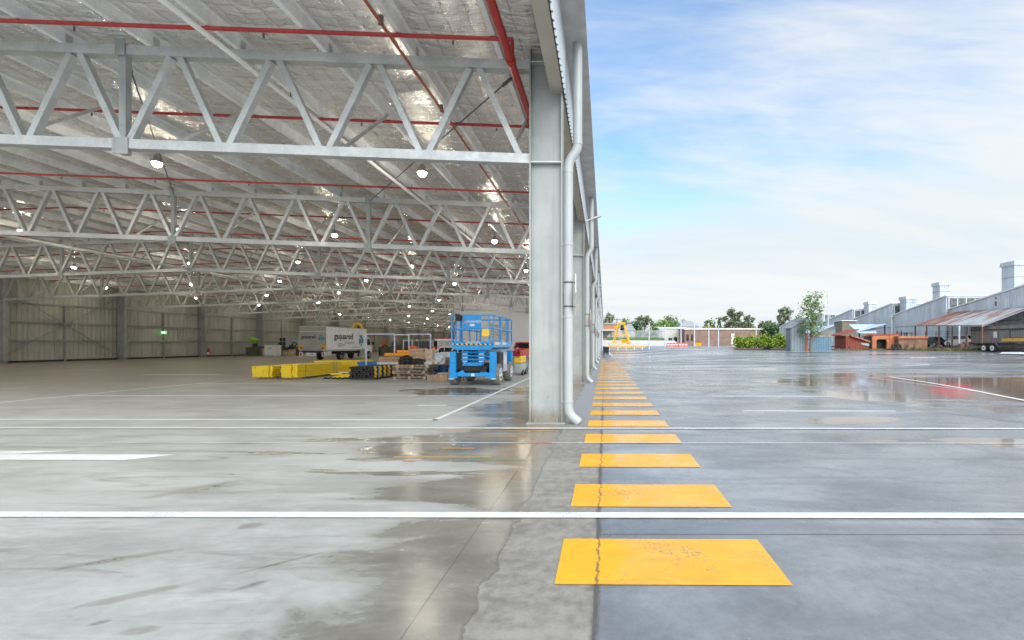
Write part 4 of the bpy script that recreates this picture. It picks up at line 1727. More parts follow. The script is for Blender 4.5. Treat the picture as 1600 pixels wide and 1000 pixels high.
m_.face((-.30, -.049, 2.43), (-.19, -.049, 2.43), (-.15, -.049, 2.52), (-.20, -.049, 2.52))
m_.build('red_slash', pm('pale_red', (.75, .25, .25), .5), sp)
m_ = MB()
m_.box(-.09, .09, -.052, -.046, 2.30, 2.38)
m_.build('notice', M['white2'], sp)
text('lettering', 'ANNAMEX', .12, M['white2'], t, Matrix.Translation((-.20, -.014, 1.63)) @ Matrix.Rotation(R(90), 4, 'X') @ Matrix.Diagonal((.82, 1, 1, 1)), .002, 'LEFT', .3)
m_ = MB()
m_.face((-.30, -.016, 1.63), (-.20, -.016, 1.63), (-.16, -.016, 1.71), (-.21, -.016, 1.71))
m_.build('red_slash', MATS['pale_red'], t)
m_ = MB()
m_.box(.38, .65, -.05, -.03, 1.92, 2.19)
m_.build('yellow_notice', M['hi'], t)
m_ = MB()
m_.box(-.62, -.42, -.10, .12, 2.50, 2.74)
m_.box(-.66, -.60, -.06, .05, 2.70, 2.78)
m_.tube([(-.52, -.05, 2.74), (-.50, -.06, 2.80)], .02, 6)
m_.build('control_console', M['black'], t, bevel=.015)
m_ = MB()
m_.tube([(-.62, -.02, 2.6), (-.70, -.05, 2.3), (-.66, -.03, 2.0), (-.72, -.02, 1.7)], .014, 6)
m_.build('cable', M['black'], t)
for k, (a, b_) in enumerate(((.2, 1.2), (1.5, 2.4))):
    m_ = MB()
    m_.box(.808, .812, a, b_, 1.58, 1.68)
    m_.build('side_sticker', M['white2'], t)
# boards carried on the deck
t2 = thing('timber_stack', 'stack of yellowish timber boards standing on the lift platform', 'timber', (-4.75, 20.2, 1.56))
for k in range(7):
    m_ = MB()
    m_.box(-.36 + .02 * (k % 2), .34, -.3, .35, .02 + .14 * k, .12 + .14 * k)
    m_.build('board', M['wood2'], t2)

# sweeper to the right of the lift, bag on it
t = thing('floor_sweeper', 'yellow and grey floor sweeper parked right of the blue lift', 'sweeper', (-4.45, 23.3, 0))
m_ = MB()
m_.prism([(-.20, .12), (.16, .12), (.24, .3), (.20, .62), (-.20, .62)], 'y', 0, 1.3)
m_.build('body', M['greycab'], t, bevel=.05)
m_ = MB()
m_.prism([(-.20, .63), (.22, .63), (.20, 1.0), (.05, 1.0), (.02, .9), (-.20, .9)], 'y', 0, 1.25)
m_.build('hopper', M['hi'], t, bevel=.05)
for yy in (.2, 1.05): wheel(t, .20, yy, .16, .1)
m_ = MB()
m_.tube([(0, 1.2, .9), (0, 1.5, 1.25), (.0, 1.3, 1.3)], .025, 6)
m_.build('handle', M['black'], t)


def lump(name, label, cat, loc, size, mat, seed, group=None, n=2, amp=.25):
    """crumpled soft body"""
    rr = random.Random(seed)
    import bmesh
    bm = bmesh.new()
    bmesh.ops.create_icosphere(bm, subdivisions=n + 1, radius=1)
    for v in bm.verts:
        v.co *= 1 + amp * (rr.random() - .5) * 2
        v.co = Vector((v.co.x * size[0], v.co.y * size[1], v.co.z * size[2]))
        if v.co.z < -size[2] * .6: v.co.z = -size[2] * .6
    me = bpy.data.meshes.new(name)
    bm.to_mesh(me)
    bm.free()
    me.materials.append(M[mat])
    o = bpy.data.objects.new(name, me)
    COL.objects.link(o)
    o.location = Vector(loc) + Vector((0, 0, size[2] * .6))
    return tag(o, label, cat, group)


lump('rubbish_bag', 'crumpled pinkish red bag lying on the yellow sweeper', 'bag', (-4.5, 23.6, 1.0), (.26, .36, .26), 'redcar', 3)
lump('rubbish_bag', 'black bag slumped against the grey side of the sweeper', 'bag', (-4.35, 24.75, .0), (.16, .2, .3), 'bag', 4)

# ------------------------------------------------------------------ goods on the floor
# yellow racking beam bundles
def beam_bundle(label, loc, rz, cols, rows_, L, bw=.125, bh=.085):
    t = thing('beam_bundle', label, 'racking beams', loc, rz, 'bundles of yellow racking beams')
    proto = None
    rr = random.Random(cols)
    for c_ in range(cols):
        jy = rr.uniform(-.05, .05)
        for r_ in range(rows_):
            dx_ = .02 * math.sin(r_ * 1.4 + c_ * .5)
            if proto is None:
                m_ = MB()
                w_, h_ = bw - .014, bh - .018
                m_.box(-w_ / 2, w_ / 2, 0, L, 0, h_)
                m_.box(-w_ / 2 - .004, w_ / 2 + .004, -.035, -.001, -.01, h_ + .01)
                proto = m_.build('beam', M['yellow'], t)
                q = proto
            else:
                q = proto.copy()
                COL.objects.link(q)
                q.parent = t
            q.location = ((c_ - (cols - 1) / 2) * bw + dx_, jy + rr.uniform(-.015, .015), .10 + r_ * bh)
    m_ = MB()
    for c_ in range(cols):
        for r_ in range(rows_):
            x_c = (c_ - (cols - 1) / 2) * bw + .02 * math.sin(r_ * 1.4 + c_ * .5)
            m_.box(x_c - .03, x_c + .03, -.096, -.092, .125 + r_ * bh, .135 + r_ * bh)
    m_.build('beam_slots', M['dark'], t)
    hw_ = cols * bw / 2
    m_ = MB()
    for y_ in (.25, L - .4):
        m_.box(-hw_ + .05, hw_ - .05, y_, y_ + .14, 0, .095)
    m_.build('skid', M['wood'], t)
    m_ = MB()
    for y_ in (.5, L - .75, L - .55):
        m_.box(hw_ + .028, hw_ + .033, y_, y_ + .025, .1, .1 + rows_ * bh)
        m_.box(-hw_, hw_ + .02, y_, y_ + .025, .1 + rows_ * bh + .002, .1 + rows_ * bh + .008)
    m_.build('strap', M['greyink'], t)
    return t


beam_bundle('bundle of stacked yellow racking beams, the left one further back', (-15.75, 20.95, 0), R(2), 7, 6, 3.6)
beam_bundle('bundle of stacked yellow racking beams, the right one nearer the camera', (-14.35, 20.7, 0), R(0), 6, 7, 3.5)
t = thing('beam_bundle', 'third pile of yellow racking beams behind the other two', 'racking beams', (-14.9, 25.2, 0), R(0), 'bundles of yellow racking beams')
m_ = MB()
for r_ in range(9):
    m_.box(-1.2, 1.35, 0, 1.4, .1 + .067 * r_, .1 + .067 * r_ + .060)
m_.build('beam_stack', M['yellow'], t)
m_ = MB()
m_.box(-1.1, 1.2, .2, .35, 0, .095)
m_.box(-1.1, 1.2, 1.0, 1.15, 0, .095)
m_.build('skid', M['wood'], t)

# blue flat beams pile
t = thing('blue_beam_stack', 'low stack of flat blue steel beams behind the yellow bundles', 'steel beams', (-12.6, 25.0, 0))
for k in range(5):
    m_ = MB()
    m_.box(-1.0 + .05 * (k % 2), 1.15, 0, .5 + .04 * k, .04 + .12 * k, .15 + .12 * k)
    m_.build('beam', M['bluepal'], t)

# loose yellow brackets and straps on the floor
t = thing('bracket_pile', 'low heap of yellow brackets and black straps on the floor', 'brackets', (-12.1, 20.9, 0))
rr = random.Random(9)
for k in range(9):
    m_ = MB()
    a = rr.uniform(-.35, .35)
    x_ = rr.uniform(-.65, .5)
    y_ = rr.uniform(0, .6)
    z_ = .07 + .05 * (k % 4)
    m_.bar((x_, y_, z_), (x_ + .55 * math.cos(a), y_ + .55 * math.sin(a), z_ + rr.uniform(0, .08)), .12, .07)
    m_.build('bracket', M['yellow'], t)
m_ = MB()
for k in range(7):
    x_ = -.75 + .22 * k
    m_.tube([(x_, -.1, .03), (x_ + .1, -.16, .08), (x_ + .22, -.1, .035)], .035, 6)
m_.build('strap', M['black'], t)
m_ = MB()
m_.box(-.2, .35, .1, .4, .28, .34)
m_.build('cardboard_scrap', M['card2'], t)

# black rubber wheel stops with yellow patches, stacked on a pallet
t = thing('wheel_stop_stack', 'strapped stack of black rubber wheel stops with yellow patches', 'wheel stops', (-10.95, 20.45, 0))
prof = [(-.075, 0), (.075, 0), (.07, .05), (.045, .095), (-.045, .095), (-.07, .05)]
pro2 = None
for c_ in range(7):
    for r_ in range(5):
        if pro2 is None:
            m_ = MB()
            m_.prism(prof, 'y', 0, 1.85)
            pro2 = m_.build('wheel_stop', M['black'], t, bevel=.01)
            q = pro2
        else:
            q = pro2.copy()
            COL.objects.link(q)
            q.parent = t
        q.location = (-.48 + .155 * c_ + .03 * (r_ % 2), .02 * ((c_ * 3 + r_) % 4), .10 + .10 * r_)
for r_ in range(5):
    for y_ in (.12, .55, 1.0, 1.42):
        m_ = MB()
        z_ = .10 + .10 * r_
        xo = -.48 + .155 * 6 + .03 * (r_ % 2)
        m_.face((xo + .079, y_, z_ + .004), (xo + .079, y_ + .22, z_ + .004), (xo + .074, y_ + .22, z_ + .05), (xo + .074, y_, z_ + .05))
        m_.face((xo + .074, y_, z_ + .05), (xo + .074, y_ + .22, z_ + .05), (xo + .05, y_ + .22, z_ + .092), (xo + .05, y_, z_ + .092))
        m_.build('yellow_patch', M['hi'], t, fix=False)
m_ = MB()
m_.box(-.55, .6, .02, 1.85, .02, .085)
m_.build('pallet', M['dark'], t)
m_ = MB()
for y_ in (.42, 1.3):
    m_.box(.565, .572, y_, y_ + .03, .06, .62)
m_.build('strap', M['blue2'], t)

# shelf boards bundle behind with orange tubes
t = thing('timber_stack', 'bundle of brown shelf boards under the orange tubes', 'timber', (-10.4, 23.3, 0))
for k in range(6):
    m_ = MB()
    m_.box(-1.15, .9, 0, .9, .06 + .15 * k, .06 + .15 * k + .135)
    m_.build('board', M['card'] if k > 3 else M['wood'], t)
for k in range(5):
    m_ = MB()
    m_.box(.95 + .01 * k, 1.55, .05 + .17 * k, .20 + .17 * k, 0, .92)
    m_.build('upright_board', M['wood'], t)
m_ = MB()
m_.box(-1.2, .6, -.12, -.02, .58, .68)
m_.build('steel_angle', M['galv'], t)
for k, (za, xa, xb_, lab) in enumerate(((1.02, -1.0, 1.0, 'orange tube lying lower and further left on the boards'), (1.17, -.55, 1.45, 'orange tube lying on top with a ring at its right end'))):
    t2 = thing('orange_tube', lab, 'tube', (-10.4, 23.6 + .25 * k, za + .04), 0, 'orange tubes on the boards')
    m_ = MB()
    m_.tube([(xa, 0, 0), (xb_, 0, 0)], .085, 14)
    m_.build('pipe', M['orange'], t2, smooth=True)
    m_ = MB()
    if k == 0:
        m_.tube([(xb_ - .25, 0, 0), (xb_ + .02, 0, 0)], .09, 14)
    else:
        m_.tube([(xa - .02, 0, 0), (xa + .1, 0, 0)], .09, 14)
    m_.build('red_end_cap', M['redlens'], t2)
    if k == 1:
        m_ = MB()
        m_.tube([(xb_ + math.cos(a) * .06, -.06, .03 + math.sin(a) * .17) for a in [2 * math.pi * j / 14 for j in range(15)]], .045, 6)
        m_.build('ring', M['orange'], t2, smooth=True)
lump('plastic_wrap', 'crumpled clear plastic wrap on the right end of the boards', 'plastic', (-9.0, 23.6, .92), (.2, .35, .22), 'wrap', 12)

# tall pale trolley frame
t = thing('trolley_frame', 'tall pale tubular trolley frame standing behind the boards', 'trolley', (-11.4, 24.9, 0))
for xa, xb_, yy in ((-1.65, -.10, .0), (.55, 1.75, .3)):
    for xx in (xa, xb_):
        m_ = MB()
        m_.bar((xx, yy, .1), (xx, yy, 2.13), .06, .06)
        m_.build('upright', M['purple'], t)
    m_ = MB()
    m_.bar((xa - .03, yy, 2.16), (xb_ + .03, yy, 2.16), .06, .06)
    m_.build('top_rail', M['purple'], t)
m_ = MB()
m_.box(-1.7, 1.8, -.1, .75, .12, .2)
m_.bar((-.10, 0, 2.13), (.55, .3, 2.13), .05, .05)
m_.build('base', M['galv'], t)
for xx in (-1.5, 1.6): wheel(t, xx, .3, .08, .05)


# pallets
def pallet_mb(m_, w_, d_, z, deck_top=True):
    for k in range(7):
        x_ = -w_ / 2 + (w_ - .1) * k / 6
        m_.box(x_, x_ + .1, 0, d_, z + .115, z + .135)
    for k in range(3):
        y_ = (d_ - .09) * k / 2
        m_.box(-w_ / 2, w_ / 2, y_, y_ + .09, z + .094, z + .1145)
        for j in range(3):
            x_ = -w_ / 2 + (w_ - .13) * j / 2
            m_.box(x_, x_ + .13, y_ + .002, y_ + .088, z + .021, z + .0935)
        m_.box(-w_ / 2, w_ / 2, y_, y_ + .09, z, z + .0205)


spots = [(-8.85, 20.6, 0.0, 3, 'wood', 'weathered brown pallet at the bottom of the stack left of the lift'),
         (-8.76, 20.68, .135, -5, 'greywood', 'grey pallet second from the floor in the stack left of the lift'),
         (-8.88, 20.62, .27, 4, 'wood', 'brown pallet third from the floor in the stack left of the lift'),
         (-8.78, 20.66, .405, -3, 'greywood', 'grey pallet fourth from the floor in the stack left of the lift'),
         (-8.72, 20.6, .54, 2, 'wood2', 'fresh pale pallet on top of the stack left of the lift')]
for x_, y_, z_, a_, mt_n, lab in spots:
    m_ = MB()
    pallet_mb(m_, 1.45, 1.15, 0)
    o = m_.build('pallet', M[mt_n])
    o.location = (x_, y_, z_)
    o.rotation_euler = (0, 0, R(a_))
    tag(o, lab, 'pallet', 'timber pallets in the stack')
for k in range(4):
    m_ = MB()
    pallet_mb(m_, 1.25, 1.0, 0)
    o = m_.build('pallet', M['bluepal'])
    o.location = (-7.75 + .03 * (k % 2), 21.9, .145 * k)
    tag(o, ['blue pallet at the bottom of the blue stack', 'blue pallet second from the floor in the blue stack', 'blue pallet third from the floor in the blue stack',
            'blue pallet on top of the blue stack'][k], 'pallet', 'blue pallets in the stack')


def carton(label, loc, sx, sy, sz, rz, mat='card', group='cartons on the pallet stack'):
    t_ = thing('carton', label, 'box', loc, R(rz), group)
    m_ = MB()
    m_.box(-sx / 2, sx / 2, -sy / 2, sy / 2, 0, sz)
    m_.build('box_body', M[mat], t_, bevel=.01)
    m_ = MB()
    m_.box(-sx / 2, sx / 2, -.03, .03, sz + .001, sz + .003)
    m_.box(-.03, .03, -sy / 2 - .003, -sy / 2 - .001, sz * .55, sz)
    m_.build('tape', M['card2'] if mat == 'card' else M['card'], t_)
    return t_


TZ = .677
carton('long brown carton at the bottom of the pile on the pallets', (-8.62, 21.15, TZ), .78, .5, .22, 3)
carton('long brown carton second in the pile on the pallets', (-8.64, 21.15, TZ + .224), .76, .5, .17, -3)
carton('brown carton third in the pile under the top one', (-8.62, 21.12, TZ + .398), .74, .5, .19, 2)
carton('flat brown carton topmost on the pile of boxes', (-8.66, 21.12, TZ + .592), .72, .48, .14, -4)
carton('pale square carton stacked low beside the brown pile', (-8.04, 21.05, TZ), .36, .42, .26, 5, 'card2')
carton('pale square carton in the middle beside the brown pile', (-8.06, 21.05, TZ + .264), .34, .40, .22, -5, 'card2')
carton('pale square carton high beside the brown pile', (-8.10, 21.08, TZ + .488), .34, .38, .22, 4, 'card2')
lump('hi_vis_vest', 'orange hi-vis vest thrown on the topmost carton', 'vest', (-8.80, 21.0, TZ + .735), (.22, .15, .07), 'redvan', 31)
lump('rubbish_bag', 'shiny black rubbish bag on the left of the pallet stack', 'bag', (-9.12, 20.95, TZ), (.38, .34, .25), 'bag', 21, None, 2, .16)
lump('rubbish_bag', 'shiny black rubbish bag in the middle of the pallet stack', 'bag', (-8.55, 20.78, TZ), (.36, .2, .17), 'bag', 22, None, 2, .16)
lump('plastic_wrap', 'crumpled clear plastic wrap on the right edge of the pallet stack', 'plastic', (-7.72, 21.2, TZ), (.28, .3, .32), 'wrap', 23, None, 2, .2)
lump('plastic_wrap', 'small clear plastic bundle low on the pallet stack front', 'plastic', (-8.05, 20.72, TZ), (.16, .09, .09), 'wrap', 24)
# cardboard heap in front of the blue pallets
for k, (x_, y_, sx, sy, sz, rz_a, lab) in enumerate(((-7.6, 20.3, .6, .5, .24, 20, 'squashed brown carton on the floor left of the lift'),
                                                  (-7.1, 20.1, .62, .45, .28, -14, 'squashed brown carton on the floor in the middle of the heap'),
                                                  (-6.55, 20.3, .5, .5, .25, 9, 'squashed brown carton on the floor closest to the lift'))):
    t_ = carton(lab, (x_, y_, 0), sx, sy, sz, rz_a, 'card', 'squashed cartons on the floor')
carton('flattened cardboard lying across the squashed cartons', (-7.0, 20.3, .285), .8, .4, .05, -8, 'card2', 'squashed cartons on the floor')
for k in range(5):
    t_ = carton(['lowest board pack on the blue pallets', 'board pack second up on the blue pallets', 'board pack third up on the blue pallets', 'board pack fourth up on the blue pallets', 'top board pack on the blue pallets'][k],
                (-7.15 + .06 * (k % 2), 22.4, .582 + .075 * k), 1.9, .8, .07, 2 - 2 * (k % 3), 'card', 'board packs on the blue pallets')
t = thing('foam_block', 'white foam packing block on the board packs behind the lift', 'foam', (-7.65, 22.3, .96))
m_ = MB()
m_.prism([(-.35, 0), (.55, 0), (.40, .26), (-.35, .26)], 'y', -.2, .3)
m_.build('foam', M['white2'], t, bevel=.02)

# items along the left wall
t = thing('grinder_machine', 'olive grey workshop machine with a lime green hood', 'machine', P(402, 556, 63))
t.location.z = 0
m_ = MB()
m_.box(-1.3, .2, -.4, .5, 0, 1.2)
m_.box(.3, 1.4, -.3, .5, 0, 1.35)
m_.build('cabinet', M['olive'], t, bevel=.03)
m_ = MB()
m_.tube([(-.3, 0, 1.2), (-.35, 0, 1.7)], .3, 10)
m_.build('motor', M['dark'], t)
m_ = MB()
m_.bar((-.9, -.1, 2.45), (.15, -.1, 2.0), .7, .5)
m_.build('hood', M['lime'], t, bevel=.12)
t = thing('storage_bin', 'white plastic bulk bin by the left wall', 'bin', P(426, 555, 60))
t.location.z = 0
m_ = MB()
m_.box(-.75, .75, -.5, .6, .14, 1.5)
m_.build('tub', M['white2'], t, bevel=.06)
m_ = MB()
for xx in (-.65, -.1, .45): m_.box(xx, xx + .22, -.5, .6, 0, .138)
m_.build('feet', M['white2'], t)
m_ = MB()
m_.box(-.28, .28, -.512, -.502, 1.05, 1.15)
m_.build('printed_text', M['greyink'], t)
t = thing('metal_cabinet', 'pale grey metal cabinet with dark pigeonholes by the left wall', 'cabinet', P(451, 550, 66))
t.location.z = 0
m_ = MB()
m_.box(-.15, 1.4, -.35, .3, 0, 2.7)
m_.build('carcass', M['greycab'], t)
m_ = MB()
m_.box(.62, .64, -.36, -.352, .1, 2.65)
m_.build('door_gap', M['dark'], t)
m_ = MB()
m_.box(-1.1, -.16, -.35, .3, 0, 2.65)
m_.build('pigeonhole_unit', M['greycab'], t)
m_ = MB()
for r_ in range(4):
    for c_ in range(2):
        m_.box(-1.06 + .46 * c_, -.66 + .46 * c_, -.358, -.352, .3 + .58 * r_, .8 + .58 * r_)
m_.build('pigeonhole', M['dark'], t)
for k, (px, w_, h_, mt_n, lab) in enumerate(((414, .75, 1.0, 'wood2', 'small orange brown crate beside the white bulk bin'), (446.5, .8, .75, 'wood2', 'small orange brown crate left of the truck, the bigger one'),
                                          (454, .55, .9, 'wood2', 'small orange brown crate left of the truck, the one nearest it'))):
    l_ = P(px, 556, 61)
    t = thing('wooden_crate', lab, 'crate', (l_.x, l_.y, 0), 0, 'crates by the left wall')
    m_ = MB()
    m_.box(-w_ / 2, w_ / 2, 0, .6, 0, h_)
    m_.build('crate_box', M[mt_n], t)
    m_ = MB()
    for z_ in (h_ * .2, h_ * .75): m_.box(-w_ / 2, w_ / 2, -.025, -.002, z_, z_ + .12)
    m_.build('batten', M['wood'], t)
for k, (px, w_, h_, lab) in enumerate(((438, 1.3, 1.6, 'dark machinery heap between bulk bin and cabinet'), (461, 1.3, 1.75, 'dark machinery heap just left of the truck'), (602, 1.3, 1.4, 'dark machinery heap right of the truck'),
                                      (617, 1.0, 1.9, 'dark machine standing right of the trolley frame'))):
    l_ = P(px, 556, 63)
    t = thing('machinery', lab, 'machine', (l_.x, l_.y, 0), 0, 'dark machines along the wall')
    rr = random.Random(k)
    for j in range(5):
        m_ = MB()
        x_ = rr.uniform(-w_ / 2, w_ / 2)
        m_.box(x_ - .35, x_ + .35, rr.uniform(-.3, 0), .5 + .01 * j, 0, h_ * rr.uniform(.5, 1))
        m_.build('housing', M['dark'] if j % 2 else M['olive'], t)
    m_ = MB()
    m_.tube([(-.3, -.2, h_ * .8), (.0, -.3, h_ * 1.1), (.4, -.1, h_ * .9)], .08, 8)
    m_.build('hose', M['black'], t)
t = thing('leaning_sheet', 'tall narrow orange panel leaning on the wall right of the truck', 'panel', (P(599.5, 545, 66).x, 66, 0))
m_ = MB()
m_.box(-.38, .38, 0, .08, .2, 2.35)
m_.build('sheet', M['orsh'], t)
m_ = MB()
m_.box(-.42, .42, -.02, .1, 0, .2)
m_.build('foot', M['dark'], t)

# ------------------------------------------------------------------ right hand yard: sawtooth factory
XF = 51.0
FT = thing('sawtooth_factory', 'long galvanised factory with a sawtooth roof and roof ventilators', 'building', (XF, 68, 1.0))
FO = tuple(FT.location)
PT = 12.83
teeth = [42.3 + PT * k for k in range(0, 7)]     # high (near) end of each tooth
ZH, ZL = 8.75, 6.62
for k, ya in enumerate(teeth):
    yb = ya + PT
    m_ = MB(FO)
    m_.prism([(ya, -.5), (yb - .02, -.5), (yb - .02, ZL), (ya, ZH)], 'x', XF, XF + .12)
    wl = m_.build('gable_wall', M['factory'], FT)
    m_ = MB(FO)
    m_.prism([(ya - .15, ZH + .03), (yb - .05, ZL + .03), (yb - .05, ZL + .20), (ya - .15, ZH + .22)], 'x', XF - .14, XF - .01)
    m_.build('barge_board', M['croof'], wl)
    m_ = MB(FO)
    m_.prism([(ya - .15, ZH + .04), (yb - .05, ZL + .04), (yb - .05, ZL + .14), (ya - .15, ZH + .16)], 'x', XF, XF + 62)
    m_.build('roof', M['croof'], FT)
    m_ = MB(FO)
    m_.box(XF + .13, XF + 62, ya - .06, ya, ZL - .4, ZL + .45)
    m_.box(XF + .13, XF + 62, ya - .08, ya - .01, ZH - .28, ZH + .02)
    m_.build('clerestory_wall', M['factory_face'], FT)
    m_ = MB(FO)
    m_.box(XF + .13, XF + 62, ya + .01, ya + .05, ZL + .45, ZH - .28)
    cw_ = m_.build('clerestory_window', M['window'], FT)
    m_ = MB(FO)
    xx = XF + .3
    while xx < XF + 62:
        m_.box(xx, xx + .12, ya - .05, ya + .009, ZL + .45, ZH - .28)
        xx += 1.3
    m_.build('glazing_bar', M['croof'], cw_)
    m_ = MB(FO)
    m_.tube([(XF - .16, yb - .2, ZL + .1), (XF - .16, yb - .2, .3)], .16, 10)
    m_.box(XF - .4, XF - .02, yb - .45, yb + .05, ZL - .3, ZL + .0)
    m_.build('downpipe', M['post'], FT)
    m_ = MB(FO)
    m_.box(XF - .03, XF - .002, ya + .5, yb - 1.0, 4.55, 4.68)
    m_.build('flashing', M['greyroof'], FT)
vents = [(54.1, 60.0, 8.2, 12.45, 1.9), (53.2, 72.0, 8.3, 11.35, 1.55), (52.9, 79.4, 7.6, 9.9, 1.75), (53.8, 92.2, 7.6, 10.2, 1.6)]
for vx, vy, za, zb2, ww in vents:
    m_ = MB(FO)
    m_.box(vx - ww / 2, vx + ww / 2, vy - ww / 2, vy + ww / 2, za - 1.2, zb2 - .5)
    v_ = m_.build('ventilator', M['factory_face'], FT)
    m_ = MB(FO)
    m_.loft([(vx + a * (ww / 2 + .16), vy + b_ * (ww / 2 + .16), zb2 - .55) for a, b_ in ((-1, -1), (1, -1), (1, 1), (-1, 1))],
            [(vx + a * (ww / 2 + .1), vy + b_ * (ww / 2 + .1), zb2) for a, b_ in ((-1, -1), (1, -1), (1, 1), (-1, 1))])
    m_.build('ventilator_cap', M['factory_face'], v_)
    m_ = MB(FO)
    m_.box(vx - ww / 2 - .03, vx + ww / 2 + .03, vy - ww / 2 - .03, vy + ww / 2 + .03, (za + zb2) / 2, (za + zb2) / 2 + .1)
    m_.build('band', M['greyroof'], v_)
# round hood on the roof valley
m_ = MB(FO)
m_.tube([(56.0, 66.9, 7.6), (59.6, 66.9, 7.6)], .95, 14)
m_.build('roof_hood', M['factory_face'], FT, smooth=True)
m_ = MB(FO)
m_.box(XF - .012, XF - .002, 59.2, 59.5, 6.6, 7.2)
m_.box(XF - .012, XF - .002, 59.25, 59.45, 7.5, 7.8)
m_.build('rust_patch', M['brownbox'], FT)

# round tank and grey block seen between the sheds (behind the small tree)
t = thing('water_tank', 'pale round water tank behind the blue grey shed', 'tank', P(1306, 530, 88))
t.location.z = gz(t.location.x, 88)
m_ = MB()
m_.tube([(0, 0, 0), (0, 0, 3.4), (0, 0, 3.4), (0, 0, 4.5)], [1.9, 1.9, 2.1, .3], 18)
m_.build('tank_shell', M['factory_face'], t, smooth=True)
m_ = MB()
m_.tube([(1.3, -1.6, 0), (1.3, -1.6, 3.4)], .08, 8)
m_.build('pipe', M['dark'], t)
t = thing('brown_block_shed', 'small square brown shed tucked beside the factory gable', 'shed', P(1325, 530, 84))
t.location.z = gz(t.location.x, 84)
m_ = MB()
m_.box(-1.1, 1.4, 0, 3, 0, 4.6)
m_.build('wall', M['brownbox'] if False else pm('khaki_sheet', (.20, .18, .13), .8), t)
m_ = MB()
m_.box(-1.3, 1.6, -.2, 3.2, 4.6, 4.75)
m_.build('roof', M['croof'], t)

# corrugated blue-grey shed
sx = P(1236, 549, 57)
t = thing('corrugated_shed', 'blue grey corrugated iron shed with a sloping roof beside the small tree', 'shed', (sx.x, 57, gz(sx.x, 57) - .05))
m_ = MB()
m_.prism([(0, 0), (1.8, 0), (1.8, 3.95), (0, 2.95)], 'y', 0, .08)
m_.prism([(-.04, 0), (0, 0), (0, 2.9), (-.04, 2.9)], 'y', .02, 1.6)
m_.prism([(1.8, 0), (1.86, 0), (1.86, 3.95), (1.8, 3.95)], 'y', 0, 1.6)
m_.build('wall', M['shedrib'], t)
m_ = MB()
m_.prism([(-.25, 2.86), (2.0, 4.10), (2.0, 4.18), (-.25, 2.94)], 'y', -.25, 1.75)
m_.build('roof', M['greyroof'], t)
m_ = MB()
m_.box(1.87, 2.1, -.06, .2, 0, 2.3)
m_.build('door_post', M['hazel'], t)
# blue annex: lower blue sheeted part with tilted pale roof
ax = P(1262, 549, 57.4)
t = thing('blue_annex_shed', 'low blue sheeted shed with a pale tilted roof, right of the small tree', 'shed', (ax.x + .25, 57.3, gz(ax.x, 57.4) - .05))
m_ = MB()
m_.box(.0, 2.6, 0, .1, 0, 1.75)
m_.build('wall', M['bluerib'], t)
m_ = MB()
m_.prism([(.5, 1.78), (2.75, 1.78), (2.75, 3.1), (.5, 2.0)], 'y', .02, .1)
m_.box(2.62, 2.75, .11, 4, 0, 3.05)
m_.build('upper_wall', pm('shed_brown_grey', (.20, .19, .17), .8, 0, .4, 1.5), t)
m_ = MB()
m_.prism([(-.1, 1.85), (3.0, 3.25), (3.0, 3.33), (-.1, 1.95)], 'y', -.1, 4)
m_.build('roof', M['bluepanel'], t)
m_ = MB()
m_.box(.55, .75, -.02, .015, 1.8, 2.1)
m_.build('vent', M['white2'], t)

# red shed
rx = P(1324, 545, 61)
t = thing('red_shed', 'oxide red boarded shed with a drooping orange roof edge', 'shed', (rx.x, 61, gz(rx.x, 61) - .05))
m_ = MB()
m_.prism([(-.1, 0), (2.9, 0), (2.9, 1.15), (.3, 1.95), (-.1, 1.9)], 'y', 0, .1)
m_.box(-.2, -.1, .0, 3.0, 0, 1.95)
m_.build('wall', M['redrib'], t)
m_ = MB()
m_.prism([(.3, 2.06), (2.9, 1.22), (2.9, 1.05), (.3, 1.9)], 'y', -.35, -.02)
m_.build('roof_edge', M['orsh'], t)
m_ = MB()
m_.prism([(-.9, 1.95), (1.7, 2.75), (1.7, 2.85), (-.9, 2.05)], 'y', .12, 3.2)
m_.build('roof', M['rsh'], t)
m_ = MB()
m_.prism([(1.9, .75), (2.9, .55), (2.9, .95), (1.8, 1.0)], 'y', -.06, -.02)
m_.build('patch_panel', M['factory_face'], t)
m_ = MB()
m_.box(.15, .3, -.03, -.01, .2, .55)
m_.build('vent', M['dark'], t)
t = thing('teal_booth', 'narrow teal green booth squeezed between the red shed and the orange portal', 'booth', (P(1357, 545, 62.2).x, 62.2, gz(35.5, 62)))
m_ = MB()
m_.box(0, .65, 0, 1.2, 0, 1.75)
m_.build('wall', M['tealg'], t)
m_ = MB()
m_.prism([(-.15, 1.75), (.75, 2.15), (.75, 2.3), (-.15, 1.9)], 'y', -.15, 1.3)
m_.build('roof', M['orsh'], t)
m_ = MB()
m_.box(-.5, -.02, .0, .5, 0, 1.4)
m_.build('side_panel', M['greyroof'], t)
# tilted pale blue roof shelter behind
t = thing('lean_to_shelter', 'pale blue tilted sheet roof on posts behind the red shed', 'shelter', (P(1362, 540, 66).x, 66, gz(38, 66)))
m_ = MB()
m_.prism([(-1.9, 2.5), (2.1, 3.6), (2.1, 3.68), (-1.9, 2.6)], 'y', 0, 3.5)
m_.face((-2.1, -.5, 2.3), (0.4, -.5, 2.3), (2.5, 3.4, 3.75), (-1.5, 3.4, 3.75))
m_.build('roof', M['bluepanel'], t)
for xx in (-1.7, 2.0):
    m_ = MB()
    m_.box(xx - .08, xx + .08, .1, .25, 0, 2.45 if xx < 0 else 3.5)
    m_.build('post', M['dark'], t)
